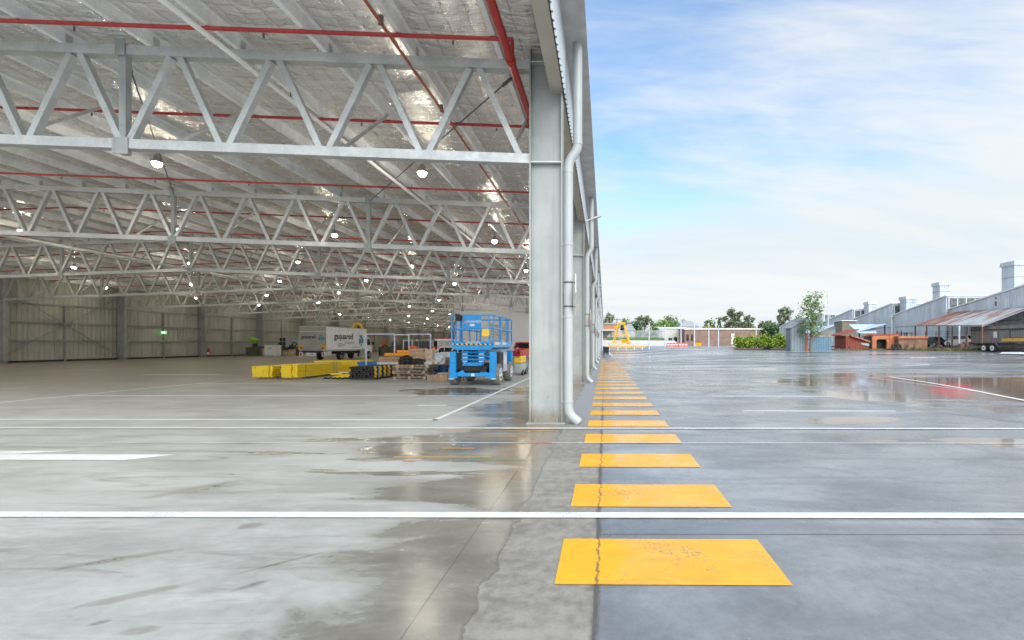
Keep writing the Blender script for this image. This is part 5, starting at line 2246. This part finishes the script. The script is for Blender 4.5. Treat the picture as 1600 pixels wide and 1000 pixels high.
# orange portal
ox = P(1363, 544, 60.5)
t = thing('orange_portal', 'orange rusty steel box with a dark square opening', 'container', (ox.x, 60.5, gz(ox.x, 60.5)))
m_ = MB()
m_.prism([(0, 0), (.55, 0), (.55, 1.2), (.75, 1.42), (1.75, 1.42), (1.95, 1.2), (1.95, 0), (2.3, 0), (2.3, 2.0), (0, 1.95)], 'y', 0, .2)
m_.build('front_frame', M['orsh'], t)
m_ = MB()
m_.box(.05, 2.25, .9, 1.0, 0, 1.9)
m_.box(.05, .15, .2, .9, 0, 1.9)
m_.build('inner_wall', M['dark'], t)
m_ = MB()
m_.prism([(2.32, 0), (3.6, 0), (3.6, 1.75), (3.5, 2.15), (2.32, 2.0)], 'y', -.05, 1.2)
m_.build('side_wing', M['orsh'], t)
m_ = MB()
m_.prism([(-.05, 1.96), (3.7, 2.05), (3.7, 2.15), (-.05, 2.06)], 'y', -.1, 1.3)
m_.build('roof', M['rsh'], t)
# brown long container
bx = P(1401, 545, 60)
t = thing('brown_container', 'long brown rusty container with weeds along its foot', 'container', (bx.x, 59.6, gz(bx.x + 2, 59.6)))
m_ = MB()
m_.box(0, 3.75, 0, 1.8, 0, 1.45)
m_.build('wall', M['brownbox'], t)
m_ = MB()
m_.box(-.05, 3.85, -.06, 1.9, 1.452, 1.85)
m_.build('lid', M['orsh'], t)
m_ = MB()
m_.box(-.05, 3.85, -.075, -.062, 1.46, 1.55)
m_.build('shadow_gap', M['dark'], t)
m_ = MB()
rr = random.Random(77)
for k in range(13):
    xx = rr.uniform(.7, 3.2)
    m_.box(xx, xx + .05, -.012, -.002, .15, .4 + rr.random() * .5)
m_.build('soot_mark', M['dark'], t)
t = thing('tyre_heap', 'pair of black tyres leaning on the brown container', 'tyres', (bx.x - .6, 59.2, gz(bx.x, 59)))
for k in range(2):
    m_ = MB()
    m_.tube([(math.cos(a) * .35 + .45 * k - .2, -.1 + .1 * k, math.sin(a) * .35 + .45) for a in [2 * math.pi * j / 16 for j in range(17)]], .13, 8)
    m_.build('tyre', M['tyre'], t, smooth=True)

# carport with rusted roof
cx0, cx1 = 45.0, 50.9
t = thing('rusty_carport', 'lean-to carport with a rust streaked corrugated roof', 'carport', (45, 60, gz(45, 60)))
CO = tuple(t.location)
m_ = MB(CO)
ya, yb = 54.3, 66.2
A, B = (cx0, yb, 4.35), (cx0, ya, 3.88)
D, C_ = (cx1, yb, 6.25), (cx1, ya, 6.08)
up = Vector((0, 0, .05))
m_.loft([A, B, C_, D], [tuple(Vector(q) + up) for q in (A, B, C_, D)])
m_.build('roof', M['rustroof'], t)
for k in range(6):
    m_ = MB(CO)
    f = k / 5
    yy = ya + .1 + (yb - ya - .2) * f
    za = 3.88 + .47 * f - .12
    m_.bar((cx0 + .1, yy, za), (cx0 + .1, yy, gz(cx0, yy) - .1), .14, .14)
    m_.build('post', M['brownbox'], t)
m_ = MB(CO)
for k in range(13):
    f = k / 12
    xx = cx0 + .15 + 5.6 * f
    m_.box(xx - .10, xx + .10, ya + .02, ya + .22, 3.88 + 2.2 * f - .18, 3.88 + 2.2 * f - .02)
m_.build('rafter_end', M['orsh'], t)
m_ = MB(CO)
m_.bar((cx0 + .02, ya, 3.80), (cx0 + .02, yb, 4.27), .10, .14)
m_.bar((cx0, ya + .05, 3.78), (cx1, ya + .05, 5.98), .08, .12)
m_.build('edge_beam', M['greyroof'], t)

# wire fence on posts in front of the carport, then timber fence
t = thing('wire_fence', 'wire mesh fence on thin posts in front of the carport', 'fence', (44.4, 60, gz(44.4, 60)))
WO = tuple(t.location)
for k in range(7):
    yy = 57.0 + 2.0 * k
    m_ = MB(WO)
    g = gz(44.4, yy)
    m_.tube([(44.4, yy, g - .1), (44.4, yy, g + (2.95 if k == 0 else 2.3))], .11 if k == 0 else .04, 8)
    m_.build('post', M['post'] if k == 0 else M['dark'], t)
m_ = MB(WO)
for zz in (.4, .8, 1.2, 1.6, 2.0, 2.3):
    m_.tube([(44.4, 57, gz(44.4, 57) + zz), (44.4, 69, gz(44.4, 69) + zz)], .012, 5)
m_.build('wire', M['dark'], t)
t = thing('paling_fence', 'tall weathered timber paling fence behind the trailer', 'fence', (46, 50, gz(46, 50)))
WO = tuple(t.location)
m_ = MB(WO)
m_.box(46.0, 46.08, 42, 57.2, 1.0, 3.78)
m_.build('boards', M['palings'], t)
m_ = MB(WO)
for zz in (1.7, 3.3): m_.box(45.92, 45.998, 42, 57.2, zz, zz + .09)
m_.build('rail', M['dark'], t)
m_ = MB(WO)
m_.box(45.90, 45.915, 53.25, 53.75, 2.35, 3.1)
m_.build('notice', M['white2'], t)

# tandem trailer
t = thing('tandem_trailer', 'black flat tandem trailer with white wheels against the paling fence', 'trailer', (43.9, 51.2, gz(43.9, 51.2) - .02))
m_ = MB()
m_.box(-.1, 1.7, -6.5, 2.9, .72, .92)
m_.build('bed', M['dark'], t)
m_ = MB()
m_.prism([(.95 - 1.6, .72), (.95 - 1.3, 1.0), (2.05, 1.0), (2.35, .72), (2.2, .72), (2.0, .92), (.95 - 1.25, .92), (.95 - 1.5, .72)], 'x', -.32, -.11)
m_.build('mudguard', M['dark'], t)
for yy in (.0, 1.15):
    m_ = MB()
    m_.tube([(-.32, yy, .45), (-.28, yy, .45), (-.12, yy, .45), (-.08, yy, .45)], [.40, .45, .45, .40], 18)
    w_ = m_.build('wheel', M['tyre'], t, smooth=True)
    m_ = MB()
    m_.tube([(-.335, yy, .45), (-.321, yy, .45)], .28, 16)
    m_.build('rim', M['white2'], w_)
    m_ = MB()
    m_.tube([(-.345, yy, .45), (-.336, yy, .45)], .10, 10)
    m_.build('hub', M['dark'], w_)
m_ = MB()
for yy in (-6.4, -4.2, -2.0):
    m_.box(-.08, 0, yy, yy + .08, .92, 2.4)
m_.box(-.08, .0, -6.4, -1.9, 2.36, 2.44)
m_.box(-.06, -.02, -6.4, -1.9, 1.5, 1.56)
m_.build('stake_rail', M['dark'], t)
m_ = MB()
m_.box(.1, 1.5, -6, -2.5, .93, 1.15)
m_.box(.1, 1.5, -6.4, -2.4, 1.15, 1.32)
m_.build('load_boards', M['greywood'], t)
m_ = MB()
m_.box(-.28, -.12, -6.5, -1.2, 1.20, 1.52)
m_.build('yellow_beam', pm('ochre_beam', (.62, .36, .06), .6), t)
t = thing('brick_stack', 'small stack of brown bricks by the fence post', 'bricks', (44.0, 56.2, gz(44.0, 56.2)))
m_ = MB()
for k in range(5): m_.box(-.02 * (k % 2), .45, 0, .5, .17 * k, .17 * k + .155)
m_.build('bricks', M['brownbox'], t)

# cars under the carport
make_car('parked_car', 'white hatchback parked under the rusty carport', 'car', (47.6, 60.6, gz(47.6, 60.6) + .02), R(0), 4.3, 1.75,
         CARB(4.3, 1.0, 1.0, .86), (-2.05, -1.6, .7, 1.45), .97, 1.56, 'white')
make_car('parked_car', 'dark green old car under the far end of the carport', 'car', (47.4, 66.0, gz(47.4, 66)), R(10), 4.3, 1.75,
         CARB(4.3, .9, .9, .8), (-1.4, -1.0, .5, 1.0), .88, 1.36, 'olive')
t = thing('forklift', 'dark old forklift parked left of the wire fence', 'forklift', (44.6, 67.5, gz(44.6, 67.5)), R(20))
m_ = MB()
m_.prism([(-.9, .3), (.9, .3), (.9, .9), (.2, 1.1), (-.3, 1.1), (-.9, 1.2)], 'x', -.55, .55)
m_.build('body', M['dark'], t, bevel=.04)
for s in (-1, 1):
    m_ = MB()
    m_.box(s * .45 - .05, s * .45 + .05, .92, 1.02, .1, 2.5)
    m_.build('mast', M['dark'], t)
    m_ = MB()
    m_.box(s * .35 - .06, s * .35 + .06, 1.04, 2.0, .12, .18)
    m_.build('fork', M['dark'], t)
    for yy in (-.6, .6): wheel(t, s * .5, yy, .3, .2)
for a in (-.6, .5):
    for s in (-1, 1):
        m_ = MB()
        m_.box(s * .5 - .03, s * .5 + .03, a - .03, a + .03, 1.0, 2.1)
        m_.build('roof_post', M['dark'], t)
m_ = MB()
m_.box(-.55, .55, -.7, .6, 2.1, 2.17)
m_.build('overhead_guard', M['dark'], t)
# white sheet lying in the weeds
t = thing('metal_sheet', 'pale metal sheet lying by the trailer at the right edge', 'sheet', (41.6, 46.8, gz(41.6, 46.8) + .10))
m_ = MB()
m_.prism([(0, 0), (1.9, 0), (2.2, .18), (.3, .16)], 'y', -1.6, 1.2)
m_.build('sheet', M['croof'], t)
m_ = MB()
m_.box(.1, .4, -1.2, .9, -.12, -.002)
m_.build('bearer', M['greywood'], t)
t = thing('metal_sheet', 'crumpled white sheet lying in the weeds before the carport', 'sheet', (42.5, 62.0, gz(42.5, 62.0) + .02))
m_ = MB()
m_.prism([(0, 0), (1.1, 0), (.9, .12), (.3, .2)], 'y', -.5, .6)
m_.build('sheet', M['croof'], t, bevel=.02)


# ------------------------------------------------------------------ plants
def leaf_cloud(m_, c, rad, n, s, rr, squash=1.0):
    for _ in range(n):
        v = Vector((rr.gauss(0, 1), rr.gauss(0, 1), rr.gauss(0, 1))) * .48
        if v.length > 1.5: v = v * (1.5 / v.length) * rr.random()
        p = Vector(c) + Vector((v.x * rad[0], v.y * rad[1], v.z * rad[2]))
        a = Vector((rr.gauss(0, 1), rr.gauss(0, 1), rr.gauss(0, 1))).normalized()
        b_ = a.cross(Vector((rr.gauss(0, 1), rr.gauss(0, 1), rr.gauss(0, 1)))).normalized()
        l_ = s * rr.uniform(.6, 1.3)
        w_ = l_ * rr.uniform(.35, .7)
        m_.face(p - a * l_, p + b_ * w_, p + a * l_, p - b_ * w_)


def tree(name, label, x, y, H, Wd, leaf, style, seed, group=None, trunk_h=.35, n=900, leafs=.3):
    rr = random.Random(seed)
    g = gz(x, y) if y < 600 else 1.3
    t = thing(name, label, 'tree', (x, y, g), 0, group)
    m_ = MB()
    tr = max(.06, H * .022)
    lean = rr.uniform(-.04, .04) * H
    top = Vector((lean, 0, H * .8))
    m_.tube([(0, 0, -.2), (lean * .4, 0, H * trunk_h), (lean * .8, 0, H * .6), tuple(top)], [tr * 1.3, tr, tr * .6, tr * .2], 7)
    cl_ = []
    nb = {'gum': 16, 'round': 16, 'umbrella': 12, 'sparse': 22, 'conifer': 11}[style]
    for k in range(nb):
        an = k * 2.4 + rr.uniform(-.4, .4)
        f = (k + .5) / nb
        if style == 'umbrella':
            z = H * (.72 + .2 * rr.random())
            r_ = Wd / 2 * (.25 + .75 * f)
            rad = (Wd * .2, Wd * .2, H * .085)
        elif style == 'round':
            z = H * (trunk_h + (.92 - trunk_h) * rr.random())
            r_ = Wd / 2 * .62 * math.sin(math.pi * min(.98, max(.12, (z / H - trunk_h * .6) / (1.05 - trunk_h * .6)))) ** .7
            rad = (Wd * .24, Wd * .24, H * .15)
        elif style == 'conifer':
            z = H * (.15 + .8 * f)
            r_ = Wd / 2 * (1.0 - f) * .6
            rad = (Wd * .26 * (1.15 - f), Wd * .26 * (1.15 - f), H * .10)
        else:
            z = H * (trunk_h + .08 + (.90 - trunk_h) * f)
            r_ = Wd / 2 * (.75 if k % 2 else .45) * (1.15 - .55 * f)
            r_ *= .62 + .6 * rr.random()
            q = .17 if style == 'gum' else .15
            rad = (Wd * q * rr.uniform(.8, 1.3), Wd * q * rr.uniform(.8, 1.3), H * (.075 if style == 'gum' else .085) * rr.uniform(.8, 1.2))
        c = Vector((lean * z / H + math.cos(an) * r_, math.sin(an) * r_, z))
        cl_.append((c, rad))
        b0 = Vector((lean * .6, 0, max(H * trunk_h * .8, z - r_ * .9 - H * .06)))
        m_.tube([tuple(b0), tuple((b0 + c) / 2 + Vector((0, 0, -.03 * H))), tuple(c)], [tr * .5, tr * .35, tr * .12], 5)
    m_.build('trunk', M['bark'], t)
    m_ = MB()
    for c, rad in cl_:
        leaf_cloud(m_, c, rad, n // nb, leafs, rr)
    if style in ('round',):
        leaf_cloud(m_, (lean * .5, 0, H * (.5 + trunk_h * .4)), (Wd * .36, Wd * .36, H * (.42 - trunk_h * .25)), n // 3, leafs, rr)
    m_.build('crown', M[leaf], t, fix=False)
    return t


def tree_px(label, px, ytop, wpx, Y, leaf, style, seed, **kw):
    p = P(px, ytop, Y)
    g = gz(p.x, Y)
    return tree(kw.pop('name', 'tree'), label, p.x, Y, p.z - g, wpx * 1.32 * Y / F, leaf, style, seed, 'trees beyond the yard', **kw)


tree_px('sparse dark gum tree at the far left behind the orange brick house', 953, 490, 16, 175, 'leaf_gum', 'gum', 1, leafs=.42)
tree_px('low dark bush tree beside the orange brick house', 944, 501, 13, 178, 'leaf_dark', 'round', 2, leafs=.5, trunk_h=.1)
tree_px('dark green rounded tree behind the grey roofed house', 981, 499, 17, 185, 'leaf_dark', 'round', 3, leafs=.5, trunk_h=.15)
tree_px('mid green pointed tree between the round one and the umbrella gum', 996, 501, 16, 188, 'leaf_dark', 'round', 4, leafs=.5, trunk_h=.15)
tree_px('flat topped umbrella gum tree above the light pole', 1007, 493, 19, 170, 'leaf_gum', 'umbrella', 5, leafs=.42, trunk_h=.45)
tree_px('wide bright green tree left of the long brick building', 1037, 500, 38, 165, 'leaf_bright', 'round', 6, leafs=.5, trunk_h=.1, n=1500)
tree_px('bright green low tree in front of the umbrella gum', 1018, 513, 17, 160, 'leaf_bright', 'round', 16, leafs=.5, trunk_h=.1)
tree_px('tall grey green tree behind the bright green one', 1050, 493, 24, 190, 'leaf_gum', 'round', 7, leafs=.55, trunk_h=.15, n=1200)
tree_px('thin pale tree just right of the double light pole', 1068, 499, 9, 195, 'leaf_olive', 'sparse', 8, leafs=.35, n=260)
tree_px('yellow green low tree behind the white roof edge', 1106, 504, 21, 185, 'leaf_lime', 'round', 9, leafs=.5, trunk_h=.1)
tree_px('dark low tree left of the conifer behind the brick building', 1108, 501, 15, 195, 'leaf_dark', 'round', 10, leafs=.5, trunk_h=.1)
tree_px('dark pointed conifer behind the brick building', 1124, 498, 14, 180, 'leaf_dark', 'conifer', 11, leafs=.5)
tree_px('tall spreading gum tree above the brick building', 1145, 484, 28, 180, 'leaf_gum', 'gum', 12, leafs=.55, n=1700, trunk_h=.3)
tree_px('olive coloured tree right under the tall spreading gum', 1160, 501, 30, 172, 'leaf_olive', 'round', 13, leafs=.5, trunk_h=.1)
tree_px('olive grey gum tree between the tall gum and the round dark tree', 1170, 494, 18, 178, 'leaf_gum', 'gum', 14, leafs=.5, trunk_h=.25)
tree_px('small olive tree peeping over the right end of the brick building', 1190, 503, 10, 178, 'leaf_olive', 'round', 17, leafs=.5, trunk_h=.1)
tree_px('round dark green tree left of the sawtooth factory', 1204, 504, 24, 140, 'leaf_dark', 'round', 15, leafs=.42, trunk_h=.1, n=1500)
tree_px('tall open gum tree showing above the end factory gable', 1227, 481, 23, 160, 'leaf_gum', 'gum', 18, leafs=.5, n=1100, trunk_h=.3)
tree_px('slender young tree with loose green crown growing beside the corrugated shed', 1266, 460, 36, 56.0, 'leaf_young', 'sparse', 23, name='young_tree', leafs=.14, n=1500, trunk_h=.22)
# low skirt of foliage on the young tree comes from its lower branches

# hedge
for k in range(8):
    px = 1155 + 10.2 * k
    x_ = (px - 945) * 66 / F
    rr = random.Random(50 + k)
    t = thing('hedge_bush', ['bright green bush at the left end of the hedge row', 'bright green bush, second from the left in the hedge row', 'bright green bush, third from the left in the hedge row',
                             'bright green bush, fourth from the left in the hedge row', 'bright green bush, fifth from the left in the hedge row', 'bright green bush, sixth from the left in the hedge row',
                             'bright green bush, seventh from the left in the hedge row', 'bright green bush at the right end of the hedge by the shed'][k], 'bush', (x_, 66, gz(x_, 66)), 0, 'bushes of the hedge')
    m_ = MB()
    hh = rr.uniform(1.45, 2.25)
    for j in range(5):
        leaf_cloud(m_, (rr.uniform(-.45, .45), rr.uniform(-.4, .4), hh * rr.uniform(.4, .8)), (.5, .5, .5), 150, .15, rr)
    leaf_cloud(m_, (0, 0, hh * .5), (.68, .6, hh * .5), 350, .15, rr)
    m_.build('foliage', M['leaf_hedge'], t, fix=False)
    m_ = MB()
    for j in range(3): m_.tube([(.1 * j - .1, 0, -.05), (.3 * (j - 1), .1, hh * .6)], [.04, .015], 5)
    m_.build('stem', M['bark'], t)
m_ = MB()
ring = [(1150, 546.5), (1180, 547.0), (1212, 548), (1236, 549.5), (1246, 540), (1150, 541)]
for a in range(12):
    xa, xb_ = 18.4 + a * .85, 18.4 + (a + 1) * .85
    ya_ = 62.5 - .25 * a * .6
    m_.face((xa, ya_, gz(xa, ya_) + .05), (xb_, ya_ - .15, gz(xb_, ya_ - .15) + .05), (xb_, 68, gz(xb_, 68) + .2), (xa, 68, gz(xa, 68) + .2))
tag(m_.build('garden_bed_ground', M['mulch']), kind='structure')
t = thing('dropped_bag', 'small dark bag lying on the mulch in front of the hedge', 'bag', (22.2, 62.2, gz(22.2, 62.2)))
lb = lump('bag_body', None, None, (0, 0, 0), (.5, .3, .28), 'bag', 66)
lb.parent = t

# verge and weeds in front of the sheds
m_ = MB()
xs_ = [29.5 + .9 * k for k in range(24)]
for xa, xb_ in zip(xs_, xs_[1:]):
    def front(x): return 59.0 - max(0, x - 38) * .75
    ya1, yb1 = front(xa), front(xb_)
    m_.face((xa, ya1, gz(xa, ya1) + .015), (xb_, yb1, gz(xb_, yb1) + .015), (xb_, 64, gz(xb_, 64) + .04), (xa, 64, gz(xa, 64) + .04))
tag(m_.build('dirt_ground', pm('reddish_dirt', (.20, .12, .075), .95, 0, .3, .8, dirt=.4, dirtcol=(.13, .13, .05))), kind='structure')
m_ = MB()
rr = random.Random(4)
for k in range(2600):
    xx = rr.uniform(30, 49)
    yf = 59.2 - max(0, xx - 38) * .75
    yy = yf + abs(rr.gauss(0, .8)) + .1
    if yy > 63: continue
    hgt = rr.uniform(.08, .32) * (1.5 if xx > 38 else .7)
    g = gz(xx, yy) + .02
    a = rr.uniform(0, 3.14)
    m_.face((xx - .06 * math.cos(a), yy - .06 * math.sin(a), g), (xx + .06 * math.cos(a), yy + .06 * math.sin(a), g), (xx + rr.uniform(-.2, .2), yy + rr.uniform(-.1, .1), g + hgt))
tag(m_.build('weeds', M['weed'], fix=False), 'low yellow green weeds along the foot of the sheds', 'weeds', None, 'stuff')

# ------------------------------------------------------------------ far buildings, poles, gantry
def block(name, label, cat, px0, px1, ytop, Y, mat, roofmat, depth=12, roof='flat', wins=(), over=.3):
    a, b_ = P(px0, ytop, Y), P(px1, ytop, Y)
    g = gz((a.x + b_.x) / 2, Y)
    cxm = (a.x + b_.x) / 2
    t = thing(name, label, cat, (cxm, Y, g))
    hw_ = (b_.x - a.x) / 2
    h = a.z - g
    m_ = MB()
    m_.box(-hw_, hw_, 0, depth, -.3, h)
    wl = m_.build('wall', M[mat], t)
    m_ = MB()
    if roof == 'gable':
        m_.prism([(-hw_ - over, h), (hw_ + over, h), (0, h + hw_ * .35)], 'y', -over, depth + over)
    elif roof == 'hip':
        m_.loft([(-hw_ - over, -over, h), (hw_ + over, -over, h), (hw_ + over, depth + over, h), (-hw_ - over, depth + over, h)],
                [(-hw_ * .4, depth * .45, h + depth * .25), (hw_ * .4, depth * .45, h + depth * .25), (hw_ * .4, depth * .55, h + depth * .25), (-hw_ * .4, depth * .55, h + depth * .25)])
    else:
        m_.prism([(-over, h + .02), (depth + over, h + .9), (depth + over, h + 1.1), (-over, h + .35)], 'x', -hw_ - over, hw_ + over)
    m_.build('roof', M[roofmat], t)
    for (u0, u1, v0, v1, mn_) in wins:
        m_ = MB()
        m_.box(-hw_ + 2 * hw_ * u0, -hw_ + 2 * hw_ * u1, -.05, -.01, h * v0, h * v1)
        m_.build('window' if mn_ != 'door' else 'door', M['glass'] if mn_ != 'door' else M['white2'], t)
    return t


block('brick_building', 'long low brown brick building with a white roof edge', 'building', 1070, 1191, 515, 140, 'brick', 'croof', 18, 'flat',
      ((.60, .64, .1, .75, 'door'), (.02, .05, .3, .7, 'w'), (.08, .11, .3, .7, 'w')))
block('brick_building', 'smaller pale roofed building left of the long brick one', 'building', 1030, 1071, 513.5, 150, 'concrete', 'croof', 14, 'flat', ((.35, .5, .0, .45, 'w'), (.55, .68, .0, .5, 'w')))
block('brick_house', 'orange brick house at the far left of the skyline', 'house', 941, 966, 507, 165, 'obrick', 'greyroof', 10, 'flat', ((.2, .3, .35, .6, 'w'), (.5, .62, .35, .6, 'w')))
block('brick_house', 'house with a grey hipped roof behind the yellow gantry', 'house', 976, 992, 516, 168, 'concrete', 'greyroof', 10, 'hip', ((.3, .45, .2, .6, 'w'),))
block('timber_house', 'low grey roofed house between the trees behind the double light pole', 'house', 1062, 1092, 510.5, 175, 'concrete', 'greyroof', 10, 'hip', ((.3, .45, .2, .6, 'w'),))
# lawn bank and palisade fence
m_ = MB()
xa, xb_ = P(948, 530, 122).x, P(1044, 530, 122).x
m_.face((xa, 124, 2.7), (xb_, 124, 2.6), (xb_, 130, 3.5), (xa, 130, 3.6))
tag(m_.build('lawn_bank_ground', M['lawn']), kind='structure')
m_ = MB()
m_.face((xa - 2, 112, gz(xa, 112) + .03), (xb_ + 2, 112, gz(xb_, 112) + .03), (xb_ + 2, 124.1, 2.62), (xa - 2, 124.1, 2.72))
tag(m_.build('ramp_pavement', M['concrete']), kind='structure')
t = thing('palisade_fence', 'long grey paling fence above the grass bank', 'fence', (xa, 130, 2.9))
m_ = MB(tuple(t.location))
n_ = int((xb_ - xa) / .3)
for k in range(n_):
    xx = xa + .3 * k
    m_.box(xx, xx + .17, 130, 130.04, 3.3, 5.6)
m_.build('pale', pm('fence_blue_grey', (.33, .36, .38), .7, 0, .25, 1), t)
m_ = MB(tuple(t.location))
for zz in (3.8, 5.1): m_.box(xa, xb_, 130.05, 130.1, zz, zz + .12)
m_.build('rail', M['greyroof'], t)
# yellow gantry
gp = P(971, 536, 92)
t = thing('yellow_gantry', 'yellow steel A frame gantry standing on a concrete block', 'gantry', (gp.x, 92, gp.z), R(-12))
w0, w1, HH = 1.6, .55, 3.95
for s in (-1, 1):
    for q in (-1, 1):
        m_ = MB()
        m_.bar((s * w0, q * .9, .1), (s * w1, q * .6, HH), .16, .16)
        m_.build('leg', M['gantry'], t)
    m_ = MB()
    m_.bar((s * (w0 * .62 + w1 * .38), -.8, HH * .4), (s * (w0 * .62 + w1 * .38), .8, HH * .4), .09, .09)
    m_.bar((s * w0, -.9, .1), (s * w0, .9, .1), .14, .14)
    m_.build('side_brace', M['gantry'], t)
for q in (-1, 1):
    m_ = MB()
    m_.bar((-w0, q * .9, .2), (.2, q * .85, .45), .08, .08)
    m_.bar((w0, q * .9, .2), (-.4, q * .8, .9), .08, .08)
    m_.bar((-.85, q * .8, 1.7), (.85, q * .8, 1.7), .12, .12)
    m_.build('cross_brace', M['gantry'], t)
m_ = MB()
m_.box(-w0 - .3, w0 + .3, -1.1, 1.1, -.05, .10)
m_.build('base_frame', M['gantry'], t)
m_ = MB()
m_.box(-w1 - .2, w1 + .2, -.7, .7, HH - .1, HH + .2)
m_.box(-1.5, -.2, -.3, .3, HH * .82, HH * .88)
m_.build('head_beam', M['gantry'], t)
m_ = MB()
m_.box(.15, 1.2, -.5, .4, .12, .7)
m_.build('winch', M['barrier'], t)
t = thing('concrete_block', 'pale concrete block under the yellow gantry', 'block', (gp.x + .6, 92, gz(gp.x, 92)))
m_ = MB()
m_.box(-3.2, 4.0, -1.3, 1.5, 0, max(.25, gp.z - gz(gp.x, 92) - .055))
m_.build('slab', M['concrete'], t, bevel=.03)
m_ = MB()
for a in (-.4, 1.2, 2.4): m_.box(a, a + .35, -1.32, -1.302, .08, .3)
m_.build('lifting_recess', M['dark'], t)
t = thing('safety_barrier', 'long orange barrier rail on white posts before the gantry', 'barrier', (.6, 70.5, gz(1, 70.5)))
m_ = MB()
m_.bar((-.3, 0, .62), (5.7, 1.5, .62), .10, .16)
m_.build('rail', M['barrier'], t)
for k in range(5):
    m_ = MB()
    m_.box(.1 + 1.3 * k, .18 + 1.3 * k, .1 + .33 * k, .18 + .33 * k, -.1, .54)
    m_.build('post', M['white2'], t)
t = thing('rubbish_bin', 'square black rubbish bin beside the downpipes at the far end', 'bin', (.12, 63.5, gz(.1, 63.5)))
m_ = MB()
m_.loft([(-.22, -.25, 0), (.42, -.25, 0), (.42, .3, 0), (-.22, .3, 0)], [(-.28, -.3, .75), (.48, -.3, .75), (.48, .35, .75), (-.28, .35, .75)])
m_.build('body', M['black'], t)
m_ = MB()
m_.box(-.3, .5, -.32, .37, .752, .80)
m_.build('lid', M['dark'], t)
t = thing('entrance_canopy', 'flat grey canopy jutting from the far end of the warehouse', 'canopy', (-.6, 78, 0))
m_ = MB()
m_.box(-.1, 2.3, -1.5, 8, 3.85, 4.15)
m_.build('slab', M['gutter'], t, bevel=.03)
m_ = MB()
m_.prism([(-.1, 2.2), (1.9, 3.84), (-.1, 3.84)], 'y', .5, 8)
m_.build('soffit', M['greyroof'], t)
m_ = MB()
m_.tube([(.15, -1.2, 0), (.15, -1.2, 3.85)], .12, 10)
m_.build('post', M['post'], t)


def light_pole(label, px, ytop, ybase, Y, arms):
    p = P(px, ytop, Y)
    g = gz(p.x, Y)
    t = thing('light_pole', label, 'light pole', (p.x, Y, g), 0, 'light poles around the yard')
    H = p.z - g
    r_ = max(.06, .0012 * Y)
    m_ = MB()
    m_.tube([(0, 0, -.1), (0, 0, H)], [r_ * 1.2, r_ * .8], 8)
    m_.build('pole', M['post'], t)
    for a in arms:
        m_ = MB()
        m_.bar((0, 0, H - .05), (a * .5, 0, H + .02), .06, .06)
        m_.bar((a * .4, 0, H + .02), (a * 1.0, 0, H + .05), .28, .10)
        m_.build('lamp_head', M['gutter'], t)
    return t


light_pole('tall double headed light pole in the middle of the yard', 1064, 489, 536, 100, (-1.05, 1.05))
light_pole('short white pole right of the yellow gantry', 1014.2, 503, 541, 72, (.25,))
light_pole('thin pole in front of the pale roofed building', 1039, 507, 533, 110, ())
light_pole('thin pole left of the long brick building door', 1085, 503, 537, 108, ())
light_pole('thin pole before the left half of the long brick building', 1107.5, 504, 538, 100, ())
light_pole('pole before the middle of the long brick building', 1122.5, 509, 541, 85, (.2,))
light_pole('pole at the right end of the long brick building', 1181.5, 504, 536, 100, (-.3,))
light_pole('tall light pole with one arm behind the young tree', 1294, 456, 520, 80, (-1.15,))
t = thing('power_pole', 'dark power pole with crossarms behind the orange brick house', 'power pole', (P(964, 520, 180).x, 180, 1.2))
m_ = MB()
hp = P(964, 497, 180).z - 1.2
m_.tube([(0, 0, 0), (0, 0, hp)], [.22, .15], 8)
m_.build('pole', M['dark'], t)
for k in (.0, .9):
    m_ = MB()
    m_.bar((-1.8 + .6 * k, 0, hp - .6 - 1.4 * k), (1.8 - .6 * k, 0, hp - .6 - 1.4 * k), .18, .18)
    m_.build('crossarm', M['dark'], t)
# red and white plastic barriers in the distance
rr = random.Random(2)
for k in range(7):
    px = 1044 + 4.6 * k
    x_ = (px - 945) * 96 / F
    lab = f'red and white plastic barrier, {ORD[k]} from the left in the row in the far yard'
    t = thing('plastic_barrier', lab, 'barrier', (x_, 96, gz(x_, 96)), R(rr.uniform(-15, 15)), 'plastic barriers in the far yard')
    m_ = MB()
    m_.loft([(-.3, -.25, 0), (.3, -.25, 0), (.3, .25, 0), (-.3, .25, 0)], [(-.26, -.08, .8), (.26, -.08, .8), (.26, .08, .8), (-.26, .08, .8)])
    m_.build('body', M['pinkred'], t)
    m_ = MB()
    m_.box(-.24, .24, -.21, -.16, .3, .48)
    m_.build('white_band', M['white2'], t)
t = thing('skip_bin', 'small yellow orange skip before the long brick building', 'skip', (P(1089, 535, 120).x, 120, gz(24, 120)))
m_ = MB()
m_.loft([(-.9, -.5, 0), (.9, -.5, 0), (.9, .5, 0), (-.9, .5, 0)], [(-1.3, -.7, 1.0), (1.3, -.7, 1.0), (1.3, .7, 1.0), (-1.3, .7, 1.0)])
m_.build('tub', M['orange'], t)
m_ = MB()
m_.bar((-1.3, -.72, 1.02), (1.3, -.72, 1.02), .1, .1)
m_.build('rim', M['dark'], t)
